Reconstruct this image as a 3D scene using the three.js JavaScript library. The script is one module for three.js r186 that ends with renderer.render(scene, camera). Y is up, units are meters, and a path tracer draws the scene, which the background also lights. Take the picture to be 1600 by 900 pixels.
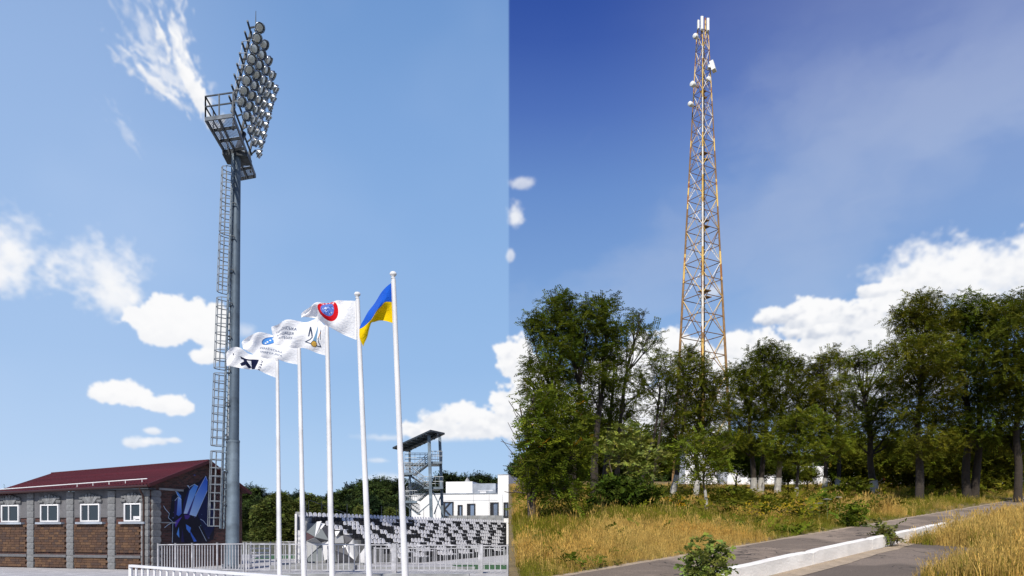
import * as THREE from 'three';
import { mergeGeometries } from 'three/addons/utils/BufferGeometryUtils.js';

// ---------------------------------------------------------------- camera, sky, sun, exposure
const scene = new THREE.Scene();
const F = 1180, EYE = 1.85, HALL = 0.0805;            // lens (in 1600-wide pixels), eye height, slope of the road hill
const camera = new THREE.PerspectiveCamera(2 * Math.atan(450 / F) * 180 / Math.PI, 16 / 9, 0.1, 3000);
camera.position.set(0, EYE, 0);
camera.setViewOffset(1600, 900, 5, -380, 1600, 900);  // lens shifted up, like a view camera: uprights stay upright
const renderer = new THREE.WebGLRenderer({ antialias: true });
renderer.toneMapping = THREE.LinearToneMapping;
renderer.toneMappingExposure = 1.0;
renderer.shadowMap.enabled = true;
const SUN = new THREE.Vector3(-0.14, 0.70, 0.70).normalize();
const sun = new THREE.DirectionalLight(new THREE.Color(1.0, 0.93, 0.82), 5.0);
sun.position.copy(SUN).multiplyScalar(120).add(new THREE.Vector3(0, 0, -40));
sun.target.position.set(0, 0, -40);
sun.castShadow = true;
Object.assign(sun.shadow.camera, { left: -90, right: 90, top: 90, bottom: -90, near: 1, far: 400 });
sun.shadow.mapSize.set(4096, 4096);
scene.add(sun, sun.target);

// ---------------------------------------------------------------- numbers
let seed = 7;
const reseed = (s) => { seed = s >>> 0; };
function rnd() { seed = (seed + 0x6d2b79f5) | 0; let t = Math.imul(seed ^ (seed >>> 15), 1 | seed); t = (t + Math.imul(t ^ (t >>> 7), 61 | t)) ^ t; return ((t ^ (t >>> 14)) >>> 0) / 4294967296; }
const rr = (a, b) => a + (b - a) * rnd();
const clamp = (x, a = 0, b = 1) => Math.min(b, Math.max(a, x));
const smooth = (a, b, x) => { const t = clamp((x - a) / (b - a)); return t * t * (3 - 2 * t); };
const lerp = (a, b, t) => a + (b - a) * t;
const V = (x, y, z) => new THREE.Vector3(x, y, z);
function h2(ix, iy) { let h = Math.imul(ix, 374761393) ^ Math.imul(iy, 668265263); h = Math.imul(h ^ (h >>> 13), 1274126177); return ((h ^ (h >>> 16)) >>> 0) / 4294967296; }
function vn(x, y, px = 0, py = 0) {                   // value noise 0..1, optionally periodic
  const ix = Math.floor(x), iy = Math.floor(y), fx = x - ix, fy = y - iy, w = (i, p) => p ? ((i % p) + p) % p : i;
  const u = fx * fx * (3 - 2 * fx), v = fy * fy * (3 - 2 * fy);
  const a = h2(w(ix, px), w(iy, py)), b = h2(w(ix + 1, px), w(iy, py)), c = h2(w(ix, px), w(iy + 1, py)), d = h2(w(ix + 1, px), w(iy + 1, py));
  return lerp(lerp(a, b, u), lerp(c, d, u), v);
}
function fbm(x, y, n = 4, p = 0) { let s = 0, a = 0.5, t = 0; for (let i = 0; i < n; i++) { s += a * vn(x, y, p, p); t += a; a *= 0.5; x = x * 2 + (p ? 0 : 17.3); y = y * 2 + (p ? 0 : 9.1); p *= 2; } return s / t; }
const n3 = (x, y, z) => (vn(x + 31.7 * Math.floor(z), y) * (1 - (z - Math.floor(z))) + vn(x + 31.7 * (Math.floor(z) + 1), y) * (z - Math.floor(z)));
const at = (px, py, d) => V((px - 795) / F * d, EYE + (830 - py) / F * d, -d);   // a point by its direction and its distance ahead
const lin = (r, g, b) => { const c = new THREE.Color().setRGB(r / 255, g / 255, b / 255, THREE.SRGBColorSpace); return [c.r, c.g, c.b]; };

// ---------------------------------------------------------------- the sky: air and clouds by compass bearing and height (degrees)
const bearing = (px) => Math.atan((px - 795) / F) * 180 / Math.PI;
const height = (px, py) => Math.atan((830 - py) / F * Math.cos(Math.atan((px - 795) / F))) * 180 / Math.PI;
function ramp(stops, x) { for (let i = 1; i < stops.length; i++) if (x < stops[i][0]) { const a = stops[i - 1], b = stops[i], t = clamp((x - a[0]) / (b[0] - a[0])); return [0, 1, 2].map((k) => lerp(a[1][k], b[1][k], t)); } return stops.at(-1)[1]; }
const WEST = [[0, lin(192, 216, 242)], [5, lin(174, 206, 241)], [12, lin(152, 189, 233)], [20, lin(141, 179, 227)], [28, lin(128, 167, 219)], [33, lin(117, 157, 211)], [36, lin(111, 151, 207)], [60, lin(84, 120, 186)], [90, lin(66, 102, 172)]];
const EAST = [[0, lin(196, 214, 236)], [6, lin(168, 198, 236)], [13, lin(140, 180, 228)], [19, lin(122, 160, 214)], [24, lin(105, 143, 204)], [29, lin(80, 114, 186)], [33, lin(60, 92, 170)], [36, lin(48, 80, 160)], [60, lin(36, 62, 138)], [90, lin(32, 56, 130)]];
const CLOUDS = [];                                    // puffs: centre, half width, half height in degrees; soft, thick, grey of the underside
function puff(px, py, rx, ry, o = {}) { CLOUDS.push({ a: bearing(px), e: height(px, py), w: rx / F * 57.3, h: ry / F * 57.3, soft: 0.22, thick: 1, grey: 0.25, streak: 0, turn: 0, ...o }); }
for (const [x, y, w, h] of [[232, 506, 40, 28], [262, 494, 46, 36], [298, 506, 42, 34], [250, 520, 42, 22], [322, 556, 26, 14], [340, 500, 24, 24], [216, 499, 26, 18], [330, 528, 30, 22]]) puff(x, y, w, h, { grey: 0.1 });
for (const [x, y, w, h] of [[206, 620, 34, 20], [232, 628, 30, 14], [272, 636, 32, 18], [250, 634, 26, 15], [178, 616, 30, 20]]) puff(x, y, w, h, { grey: 0.12 });
for (const [x, y, w, h] of [[214, 693, 24, 10], [236, 674, 14, 7], [272, 688, 14, 6], [240, 690, 22, 7]]) puff(x, y, w, h, { thick: 0.75, soft: 0.5 });
for (const [x, y, w, h] of [[690, 660, 46, 26], [720, 650, 52, 30], [748, 660, 52, 26], [652, 674, 34, 18], [778, 668, 44, 22], [730, 672, 90, 20]]) puff(x, y, w, h, { grey: 0.35, soft: 0.35 });
for (const [x, y, w, h, k] of [[600, 684, 50, 9, 0.5], [592, 720, 24, 5, 0.45], [596, 748, 46, 10, 0.45], [380, 520, 20, 16, 0.45], [700, 684, 110, 12, 0.6]]) puff(x, y, w, h, { thick: k, soft: 0.9 });
puff(296, 128, 66, 17, { streak: 1, turn: 58, soft: 0.85, thick: 1.5 }); puff(236, 125, 46, 16, { streak: 1, turn: 28, soft: 1, thick: 0.9 });
puff(274, 55, 62, 24, { streak: 1, turn: 78, soft: 1.2, thick: 0.8 }); puff(222, 40, 70, 26, { streak: 1, turn: 62, soft: 1.3, thick: 0.5 }); puff(262, 118, 60, 30, { streak: 1, turn: 20, soft: 1.2, thick: 0.62 });
puff(190, 200, 30, 12, { streak: 1, turn: 50, soft: 1.2, thick: 0.3 });
for (const [x, y, w, h] of [[20, 395, 52, 66], [0, 420, 60, 60], [160, 430, 64, 58], [178, 470, 60, 42]]) puff(x, y, w, h, { soft: 0.9, thick: 0.85, grey: 0.1 });
for (const [x, y, w, h, k] of [[812, 287, 24, 12, 0.6], [806, 340, 17, 24, 0.85], [797, 400, 7, 14, 0.6], [1114, 456, 16, 12, 0.5]]) puff(x, y, w, h, { thick: k, soft: 0.7 });
for (const [x, y, w, h] of [[808, 565, 42, 40], [835, 600, 60, 40], [812, 640, 60, 40], [1050, 545, 34, 38], [1075, 570, 46, 42], [1010, 560, 40, 40], [960, 600, 80, 60], [900, 660, 120, 70], [1030, 660, 120, 80]]) puff(x, y, w, h, { grey: 0.35 });
for (const [x, y, w, h] of [[1214, 494, 34, 17], [1250, 496, 42, 25], [1300, 490, 52, 22], [1350, 492, 60, 24], [1400, 480, 60, 34], [1268, 515, 60, 22], [1330, 520, 90, 28], [1400, 520, 90, 40], [1362, 456, 26, 12], [1398, 446, 22, 14]]) puff(x, y, w, h, { grey: 0.75 });
for (const [x, y, w, h] of [[1152, 540, 30, 28], [1182, 545, 46, 30], [1230, 558, 70, 32], [1300, 560, 90, 36], [1380, 560, 110, 40], [1150, 580, 70, 40], [1260, 610, 200, 60]]) puff(x, y, w, h, { grey: 0.5 });
for (const [x, y, w, h] of [[1440, 440, 60, 40], [1500, 425, 80, 46], [1570, 418, 80, 48], [1640, 420, 90, 60], [1450, 440, 90, 60], [1540, 450, 120, 70]]) puff(x, y, w, h, { soft: 0.8, thick: 0.95, grey: 0.3 });
reseed(99);
for (let i = 0; i < 90; i++) {                        // the same fair-weather heaps all round the horizon
  const a = rr(42, 318), e = rr(3, 24), s = rr(1.5, 4);
  for (let k = 0; k < 4; k++) CLOUDS.push({ a: (a > 180 ? a - 360 : a) + rr(-1.4, 1.4) * s, e: e + rr(-0.15, 0.3) * s, w: s * rr(0.8, 1.5), h: s * rr(0.4, 0.7), soft: 0.35, thick: 1, grey: 0.4, streak: 0, turn: 0 });
}
const SKW = 4096, SKH = 2048, skyData = new Float32Array(SKW * SKH * 4);
{
  const white = lin(252, 252, 253), shade = lin(170, 184, 208), cover = new Float32Array(SKW * SKH), under = new Float32Array(SKW * SKH);
  const colOf = (a) => ((a - 90) / 360 + 0.5 - Math.floor((a - 90) / 360 + 0.5)) * SKW;   // bearing 0 looks down -z
  for (const c of CLOUDS) {
    const R = Math.max(c.w, c.h) * 1.9, ca = Math.cos(c.turn * Math.PI / 180), sa = Math.sin(c.turn * Math.PI / 180), wide = 1 / Math.max(0.3, Math.cos(c.e * Math.PI / 180));
    const r0 = Math.max(SKH / 2, Math.floor((c.e - R + 90) / 180 * SKH)), r1 = Math.min(SKH - 1, Math.ceil((c.e + R + 90) / 180 * SKH)), n = Math.ceil(R * wide / 360 * SKW), mid = Math.round(colOf(c.a));
    for (let r = r0; r <= r1; r++) for (let k = -n; k <= n; k++) {
      const e = (r + 0.5) / SKH * 180 - 90 - c.e, a = k / SKW * 360 / wide, A = c.a * 1 + a * wide, E = e + c.e;
      let x = (a * ca - e * sa) / c.w, y = (a * sa + e * ca) / c.h;
      if (y < 0 && !c.streak) y *= 1.25;
      let d = 1 - Math.sqrt(x * x + y * y);
      if (c.streak) d += (fbm((a * ca - e * sa) * 1.5 + 40 + A * .3 + 1.2 * fbm(A * 1.3, E * 1.3, 3), (a * sa + e * ca) * 3.4 + 20 + 1.5 * fbm(A * 1.1 + 7, E * 1.1, 3), 6) - 0.53) * 2.3 * Math.min(1, c.soft + .2);
      else d += (fbm(A * 0.9 + 50, E * 1.1 + 50, 5) - 0.5) * 0.9 + (fbm(A * 3.1, E * 3.4, 3) - 0.5) * 0.35;
      const v = smooth(0.02, 0.02 + c.soft, d) * c.thick;
      if (v <= 0) continue;
      const at_ = r * SKW + ((mid + k) % SKW + SKW) % SKW;
      const g = c.grey * smooth(0.35, -0.75, y + (fbm(A * 1.7 + 9, E * 2.3, 4) - 0.5) * 1.6);
      const w = Math.min(1, v);
      under[at_] = (under[at_] * cover[at_] + g * w) / Math.max(1e-6, cover[at_] + w);
      cover[at_] = 1 - (1 - cover[at_]) * (1 - w);
    }
  }
  for (let r = 0; r < SKH; r++) {
    const e = (r + 0.5) / SKH * 180 - 90, west = ramp(WEST, Math.max(0, e)), east = ramp(EAST, Math.max(0, e));
    for (let c = 0; c < SKW; c++) {
      let a = ((c + 0.5) / SKW - 0.5) * 360 + 90; if (a > 180) a -= 360;
      const blur = 0.06 + 0.5 * Math.max(0, e - 37);                                        // two weathers meet here
      const share = Math.abs(a) < 90 ? smooth(-blur, blur, a) : smooth(170, 100, Math.abs(a)) * (a > 0 ? 0.5 : -0.5) + 0.5;
      let col = [0, 1, 2].map((k) => lerp(west[k], east[k], share));
      if (e > 2 && e < 60 && Math.abs(a) < 60) {
        const veil = share > 0.5 ? smooth(0.36, 0.8, fbm(a * 0.06 + e * 0.05 + 3 + 0.25 * fbm(a * 0.5, e * 0.5, 4), e * 0.13 - a * 0.05 + 8 + 0.35 * fbm(a * 0.35 + 5, e * 0.8, 5), 6)) * 0.30 * smooth(35, 27, e) + smooth(4, 30, a) * smooth(14, 24, e) * 0.20 : smooth(0.4, 0.9, fbm(a * 0.08, e * 0.1 + 70, 4)) * 0.12 + smooth(-12, -30, a) * 0.22;
        const tint = share > 0.5 ? lin(190, 202, 226) : lin(206, 222, 248);
        col = col.map((v, k) => lerp(v, tint[k], veil));
      }
      const i = r * SKW + c, m = cover[i];
      for (let k = 0; k < 3; k++) skyData[i * 4 + k] = lerp(col[k], lerp(white[k], shade[k], clamp(under[i])), m);
      skyData[i * 4 + 3] = 1;
    }
  }
}
const skyTex = new THREE.DataTexture(skyData, SKW, SKH, THREE.RGBAFormat, THREE.FloatType);
skyTex.mapping = THREE.EquirectangularReflectionMapping; skyTex.magFilter = THREE.LinearFilter; skyTex.needsUpdate = true;
scene.background = skyTex; scene.environment = skyTex;

// ---------------------------------------------------------------- naming
const used = new Map();
function numbered(name) { const n = used.get(name) ?? 0; used.set(name, n + 1); return n ? `${name}_${String(n).padStart(3, '0')}` : name; }
function tag(o, label, category, group, kind) { if (label) o.userData.label = label; if (category) o.userData.category = category; if (group) o.userData.group = group; if (kind) o.userData.kind = kind; return o; }
function thing(name, label, category, p = V(0, 0, 0), group) { const g = new THREE.Group(); g.name = numbered(name); g.position.copy(p); scene.add(g); return tag(g, label, category, group); }
function copyOf(o, name, label) { const c = o.clone(); c.name = numbered(name); scene.add(c); if (label) c.userData.label = label; return c; }

// ---------------------------------------------------------------- geometry helpers
function boxUV(g) {                                   // uv in metres, from the plane each face looks along
  const p = g.attributes.position, n = g.attributes.normal, uv = new Float32Array(p.count * 2);
  for (let i = 0; i < p.count; i++) {
    const x = Math.abs(n.getX(i)), y = Math.abs(n.getY(i)), z = Math.abs(n.getZ(i));
    const [u, v] = y >= x && y >= z ? [p.getX(i), p.getZ(i)] : x > z ? [p.getZ(i), p.getY(i)] : [p.getX(i), p.getY(i)];
    uv[i * 2] = u; uv[i * 2 + 1] = v;
  }
  g.setAttribute('uv', new THREE.BufferAttribute(uv, 2)); return g;
}
function merge(list, keepUV) {
  const flat = list.flat(9).map((g) => { const n = g.index ? g.toNonIndexed() : g; for (const k of Object.keys(n.attributes)) if (!['position', 'normal', 'uv'].includes(k)) n.deleteAttribute(k); if (!n.attributes.uv) n.setAttribute('uv', new THREE.BufferAttribute(new Float32Array(n.attributes.position.count * 2), 2)); return n; });
  const m = flat.length > 1 ? mergeGeometries(flat) : flat[0];
  return keepUV ? m : boxUV(m);
}
function mesh(name, geos, mat, parent, keepUV) { const m = new THREE.Mesh(Array.isArray(geos) ? merge(geos, keepUV) : geos, mat); m.name = parent === scene ? numbered(name) : name; parent.add(m); return m; }
function box(w, h, d, x = 0, y = 0, z = 0, ry = 0) { const g = new THREE.BoxGeometry(w, h, d); if (ry) g.rotateY(ry); g.translate(x, y, z); return g; }
const cyl = (r0, r1, h, n = 12, x = 0, y = 0, z = 0) => new THREE.CylinderGeometry(r1, r0, h, n).translate(x, y + h / 2, z);
function aim(g, p, q) {                               // a shape that stands on y from -0.5 to 0.5, laid from p to q
  const d = q.clone().sub(p), l = d.length(), m = new THREE.Matrix4();
  const quat = new THREE.Quaternion().setFromUnitVectors(V(0, 1, 0), d.normalize());
  m.compose(p.clone().add(q).multiplyScalar(0.5), quat, V(1, l, 1)); return g.applyMatrix4(m);
}
const rod = (p, q, r, n = 6, r1 = r) => aim(new THREE.CylinderGeometry(r1, r, 1, n), p, q);
function bar(p, q, w, d, up = V(0, 1, 0)) {           // a square bar from p to q; w lies across, d along «up»
  const y = q.clone().sub(p), l = y.length(); y.normalize();
  let x = new THREE.Vector3().crossVectors(y, up); if (x.lengthSq() < 1e-6) x = V(1, 0, 0); x.normalize();
  const z = new THREE.Vector3().crossVectors(x, y);
  return new THREE.BoxGeometry(w, l, d).applyMatrix4(new THREE.Matrix4().makeBasis(x, y, z).setPosition(p.clone().add(q).multiplyScalar(0.5)));
}
function taper(points, r0, r1, n = 7, wob = 0) {      // a limb through points
  const curve = new THREE.CatmullRomCurve3(points), seg = Math.max(3, points.length * 2), g = new THREE.TubeGeometry(curve, seg, 1, n), p = g.attributes.position;
  for (let i = 0; i <= seg; i++) {
    const c = curve.getPointAt(i / seg), r = lerp(r0, r1, Math.pow(i / seg, 0.8));
    for (let k = 0; k <= n; k++) { const j = i * (n + 1) + k, a = r * (1 + wob * (vn(i * 0.9 + 5, (k % n) * 1.3 + r0 * 90) - 0.5)); p.setXYZ(j, c.x + (p.getX(j) - c.x) * a, c.y + (p.getY(j) - c.y) * a, c.z + (p.getZ(j) - c.z) * a); }
  }
  g.computeVertexNormals(); return g;
}
function poly(pts, y = 0) { const s = new THREE.Shape(pts.map(([x, z]) => new THREE.Vector2(x, -z))); return new THREE.ShapeGeometry(s).rotateX(-Math.PI / 2).translate(0, y, 0); }
function slab(a, b, c, d, t) {                        // a plate with corners a b c d (its top) and thickness t downwards
  const dn = (p) => p.clone().add(V(0, -t, 0)), P = [a, b, c, d, dn(a), dn(b), dn(c), dn(d)];
  const F4 = [[0, 1, 2, 3], [7, 6, 5, 4], [0, 4, 5, 1], [1, 5, 6, 2], [2, 6, 7, 3], [3, 7, 4, 0]], pos = [];
  for (const f of F4) for (const k of [0, 1, 2, 0, 2, 3]) pos.push(P[f[k]].x, P[f[k]].y, P[f[k]].z);
  const g = new THREE.BufferGeometry(); g.setAttribute('position', new THREE.Float32BufferAttribute(pos, 3)); g.computeVertexNormals(); return g;
}
function sheet(nu, nv, fn) {                          // a grid of points fn(u, v)
  const g = new THREE.PlaneGeometry(1, 1, nu, nv), p = g.attributes.position, uv = g.attributes.uv;
  for (let i = 0; i < p.count; i++) { const q = fn(uv.getX(i), uv.getY(i)); p.setXYZ(i, q.x, q.y, q.z); }
  g.computeVertexNormals(); return g;
}

// ---------------------------------------------------------------- materials
function grainTex(fn, size = 512, srgb = true) {      // fn(u, v) with u, v in 0..1 -> 0..255 rgb or a number
  const d = new Uint8Array(size * size * 4);
  for (let y = 0; y < size; y++) for (let x = 0; x < size; x++) { const c = fn(x / size, y / size), a = Array.isArray(c) ? c : [c, c, c]; for (let k = 0; k < 3; k++) d[(y * size + x) * 4 + k] = clamp(a[k], 0, 255); d[(y * size + x) * 4 + 3] = 255; }
  const t = new THREE.DataTexture(d, size, size); t.wrapS = t.wrapT = THREE.RepeatWrapping; t.magFilter = THREE.LinearFilter; if (srgb) t.colorSpace = THREE.SRGBColorSpace; t.needsUpdate = true; return t;
}
const rep = (t, x, y = x) => { const c = t.clone(); c.repeat.set(x, y); c.needsUpdate = true; return c; };
const patches = grainTex((u, v) => 255 * (0.72 + 0.28 * clamp(fbm(u * 6, v * 6, 5, 6) * 1.6 - 0.3)));
const speckle = grainTex((u, v) => 255 * (0.70 + 0.18 * fbm(u * 8, v * 8, 3, 8) + 0.22 * (h2(Math.floor(u * 512), Math.floor(v * 512)) - 0.4)));
const bumps = grainTex((u, v) => 255 * fbm(u * 24, v * 24, 4, 24), 512, false);
const faint = grainTex((u, v) => 255 * (0.90 + 0.10 * clamp(fbm(u * 6, v * 6, 5, 6) * 1.6 - 0.3)));
const tarmac = grainTex((u, v) => { const c = Math.abs(fbm(u * 5, v * 5, 4, 5) - 0.5), d = Math.abs(fbm(u * 3 + 0.5, v * 3, 3, 3) - 0.47), k = (c < 0.006 ? 0.55 : 1) * (d < 0.004 ? 0.5 : 1), s = 0.80 + 0.2 * smooth(0.35, 0.6, fbm(u * 4, v * 4, 4, 4)), g = 0.86 + 0.28 * (h2(Math.floor(u * 512), Math.floor(v * 512)) - 0.5); return [225 * k * s * g, 222 * k * s * g, 218 * k * s * g]; });
const rusty = grainTex((u, v) => { const k = smooth(0.48, 0.66, fbm(u * 9, v * 9, 5, 9)); return [lerp(255, 165, k), lerp(255, 118, k), lerp(255, 84, k)]; });
const M = (c, roughness = 0.8, o = {}) => { const m = new THREE.MeshStandardMaterial({ roughness, ...o }); m.color.setRGB(...c); return m; };
const mat = {
  galv: M([0.60, 0.63, 0.66], 0.5, { metalness: 0.55, map: rep(patches, 0.8) }),
  mastUpper: M([0.13, 0.18, 0.24], 0.55, { metalness: 0.3, map: rep(patches, 0.5) }),
  galvBlue: M([0.25, 0.32, 0.39], 0.5, { metalness: 0.35, map: rep(patches, 0.5) }),
  galvMid: M([0.22, 0.25, 0.29], 0.55, { metalness: 0.3, map: rep(patches, 0.8) }),
  galvDark: M([0.085, 0.10, 0.12], 0.55, { metalness: 0.4, map: rep(patches, 0.8) }),
  fence: M([0.64, 0.64, 0.68], 0.5, { metalness: 0.3, map: rep(patches, 0.7) }),
  white: M([0.80, 0.80, 0.82], 0.4, { map: rep(faint, 0.4) }),
  wall: M([0.80, 0.80, 0.81], 0.85, { bumpMap: rep(bumps, 0.5), bumpScale: 0.01 }),
  greyWall: M([0.42, 0.43, 0.44], 0.85, { map: rep(patches, 0.3) }),
  blueGrey: M([0.42, 0.47, 0.55], 0.8, { map: rep(patches, 0.2) }),
  black: M([0.02, 0.02, 0.024], 0.45),
  seatWhite: M([0.72, 0.72, 0.75], 0.6), seatBlack: M([0.010, 0.010, 0.014], 0.8),
  tread: M([0.12, 0.125, 0.135], 0.9, { map: rep(patches, 0.4) }),
  concrete: M([0.30, 0.31, 0.33], 0.9, { map: rep(patches, 0.4), bumpMap: rep(bumps, 1), bumpScale: 0.008 }),
  stone: [0.30, 0.26, 0.34].map((k, i) => M([k, k * 1.03, k * 1.08], 0.9, { map: rep(speckle, 0.9 + i * 0.2), bumpMap: rep(bumps, 1.4), bumpScale: 0.02 })),
  brown: [[0.16, 0.085, 0.05], [0.13, 0.07, 0.045], [0.20, 0.11, 0.06], [0.11, 0.065, 0.05]].map((c) => M(c, 0.9, { map: rep(speckle, 1.1), bumpMap: rep(bumps, 1.7), bumpScale: 0.02 })),
  roof: M([0.105, 0.013, 0.018], 0.6, { map: rep(patches, 0.3) }),
  glass: M([0.03, 0.04, 0.05], 0.06, { metalness: 0.1 }),
  paving: M([0.64, 0.63, 0.65], 0.9, { map: rep(speckle, 0.35), bumpMap: rep(bumps, 0.7), bumpScale: 0.01 }),
  pitch: M([0.05, 0.16, 0.05], 0.95, { map: rep(speckle, 0.6) }),
  asphalt: M([0.50, 0.40, 0.315], 0.95, { map: rep(tarmac, 0.22), bumpMap: rep(bumps, 2), bumpScale: 0.008 }),
  sand: M([0.58, 0.46, 0.33], 0.98, { map: rep(speckle, 0.8), bumpMap: rep(bumps, 1.2), bumpScale: 0.02 }),
  kerb: M([0.90, 0.87, 0.82], 0.8, { map: rep(faint, 0.5), bumpMap: rep(bumps, 1.2), bumpScale: 0.006 }),
  soil: M([0.28, 0.205, 0.09], 0.98, { map: rep(speckle, 0.3), bumpMap: rep(bumps, 0.5), bumpScale: 0.06 }),
  bark: M([0.075, 0.058, 0.045], 0.95, { map: rep(speckle, 1.3), bumpMap: rep(bumps, 2), bumpScale: 0.03 }),
  barkLight: M([0.20, 0.15, 0.11], 0.95, { map: rep(speckle, 1.3), bumpMap: rep(bumps, 2), bumpScale: 0.03 }),
  limewash: M([0.60, 0.58, 0.54], 0.95, { map: rep(patches, 1.6), bumpMap: rep(bumps, 2), bumpScale: 0.02 }),
  paintOrange: M([0.72, 0.48, 0.13], 0.6, { map: rep(rusty, 0.16) }),
  paintWhite: M([0.74, 0.70, 0.64], 0.6, { map: rep(rusty, 0.13) }),
  plate: M([0.36, 0.22, 0.11], 0.8, { map: rep(patches, 0.6) }),
  rust: M([0.36, 0.205, 0.085], 0.85, { map: rep(patches, 0.6) }),
  darkSteel: M([0.06, 0.05, 0.06], 0.7), cable: M([0.015, 0.016, 0.03], 0.6),
  antenna: M([0.78, 0.78, 0.75], 0.5),
  chrome: M([0.62, 0.64, 0.66], 0.22, { metalness: 0.9 }), housing: M([0.46, 0.48, 0.50], 0.28, { metalness: 0.85 }), panelGrey: M([0.20, 0.20, 0.215], 0.9, { map: rep(speckle, 0.5), bumpMap: rep(bumps, 1), bumpScale: 0.01 }), lens: M([0.78, 0.80, 0.79], 0.3, { metalness: 0.45 }),
};
function leafMat(c, thru = 0.3) { const m = new THREE.MeshPhysicalMaterial({ roughness: 1, transmission: thru, thickness: 0, side: THREE.DoubleSide, specularIntensity: 0.1 }); m.color.setRGB(...c); return m; }

// ---------------------------------------------------------------- the ground: a plaza on the left, a road on a rising bank on the right
const gy = (d) => 0.15 + HALL * Math.min(d, 150);     // height of the bank, d metres ahead
const KA = V(3.97, 0, -13.37), KD = V(0.671, 0, -0.742), KN = V(0.742, 0, 0.671);   // kerb line, its direction, towards the road
const st = (x, z) => [(x - KA.x) * KD.x + (z - KA.z) * KD.z, (x - KA.x) * KN.x + (z - KA.z) * KN.z];
const onBank = (t, s, off = 0) => { const x = KA.x + KD.x * t + KN.x * s, z = KA.z + KD.z * t + KN.z * s; return V(x, gy(-z) + off, z); };
const edgeX = (z, s) => KA.x + (s - (z - KA.z) * KN.z) / KN.x;
{
  const m = mesh('plaza', [poly([[-80, 4], [-0.02, 4], [-0.02, -60], [-80, -60]])], mat.paving, scene); tag(m, null, null, null, 'structure');
  const far = mesh('ground', [poly([[-1200, 1200], [1200, 1200], [1200, -1500], [-1200, -1500]], -0.03)], M([0.10, 0.10, 0.05], 1, { map: rep(patches, 0.05) }), scene); tag(far, null, null, null, 'structure');
  tag(mesh('sports_field', [poly([[-2.1, -36.6], [-0.05, -36.6], [-0.05, -41.5], [-3.2, -41.5]], 0.004), poly([[-17, -50], [-12.6, -50], [-12.6, -58], [-19, -58]], 0.004)], mat.pitch, scene), null, null, null, 'structure');
  tag(mesh('plaza_step', [box(9.5, 0.07, 0.5, -6.4, 0.037, -31.6), box(9.5, 0.09, 0.5, -6.4, 0.047, -37.2), box(4, 0.25, 0.6, -9.2, 0.127, -35.6)], mat.greyWall, scene), null, null, null, 'structure');
  // bank: from the retaining wall to the footpath and on up the hill
  const rows = []; for (let d = 7; d < 62; d += 0.6) rows.push(d); for (let d = 62; d < 260; d += 6) rows.push(d);
  const g = new THREE.PlaneGeometry(1, 1, 60, rows.length - 1), p = g.attributes.position;
  rows.forEach((d, j) => { const x1 = Math.max(0.01, Math.min(edgeX(-d, -1.38), d * 1.3 + 20)); for (let i = 0; i <= 60; i++) { const x = 0.002 + x1 * i / 60; p.setXYZ(j * 61 + i, x, gy(d) + (i < 60 && i > 0 ? (fbm(x * 0.5, d * 0.5, 3) - 0.5) * 0.18 * smooth(0, 2, Math.abs(x1 - x)) : 0), -d); } });
  const idx = g.index; for (let i = 0; i < idx.count; i += 3) { const a = idx.getX(i); idx.setX(i, idx.getX(i + 2)); idx.setX(i + 2, a); }
  const bank = new THREE.Mesh(boxUV((g.computeVertexNormals(), g)), mat.soil); { const n = g.attributes.normal; if (n.getY(500) < 0) { for (let i = 0; i < idx.count; i += 3) { const a = idx.getX(i); idx.setX(i, idx.getX(i + 2)); idx.setX(i + 2, a); } g.computeVertexNormals(); boxUV(g); } }
  bank.name = numbered('grass_bank'); scene.add(bank); tag(bank, null, null, null, 'structure');
  const strip = (name, s0, s1, t0, t1, off, m, wob = 0) => {
    const n = 120, G = sheet(n, 4, (u, v) => { const t = lerp(t0, t1, u), e0 = s0 + wob * (fbm(t * 0.9 + 3, s0 + 4, 3) - 0.5), e1 = s1 + wob * (fbm(t * 0.8 + 30, s1 + 9, 3) - 0.5); return onBank(t, lerp(e0, e1, 1 - v), off); });
    const o = mesh(name, [G], m, scene); return tag(o, null, null, null, 'structure');
  };
  strip('footpath', -1.44, 0.02, -8, 60, 0.006, mat.asphalt, 0.10);
  strip('sandy_edge', -1.62, -1.36, -8, 60, 0.002, mat.sand, 0.16);
  strip('road', 0.1, 7, -12, 60, -0.26, M([0.37, 0.30, 0.245], 0.95, { map: rep(tarmac, 0.2), bumpMap: rep(bumps, 2), bumpScale: 0.008 }));
  { const G = sheet(120, 4, (u, v) => { const t = lerp(14.9, 60, u), q = onBank(t, lerp(0, 1.3, 1 - v), 0); q.y += lerp(0.004, -0.262, smooth(0, 1, 1 - v)) + 0.03 * (fbm(t, v * 3, 3) - 0.5) * (v > 0.05 && v < 0.95); return q; }); tag(mesh('dirt_shoulder', [G], mat.sand, scene), null, null, null, 'structure'); }
  strip('sandy_gutter', 0.16, 0.62, -8, 11, -0.254, mat.sand, 0.3);
  const wall = new THREE.Shape([[4, -0.2], [260, -0.2], [260, gy(260) - 0.12], [150, gy(150) - 0.12], [4, gy(4) - 0.12]].map(([a, b]) => new THREE.Vector2(a, b)));
  const W = mesh('retaining_wall', [new THREE.ExtrudeGeometry(wall, { depth: 0.3, bevelEnabled: false }).rotateY(Math.PI / 2).translate(0.004, 0, 0)], mat.concrete, scene);
  tag(W, 'long concrete retaining wall holding up the grassy bank beside the plaza', 'retaining wall');
}
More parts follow.
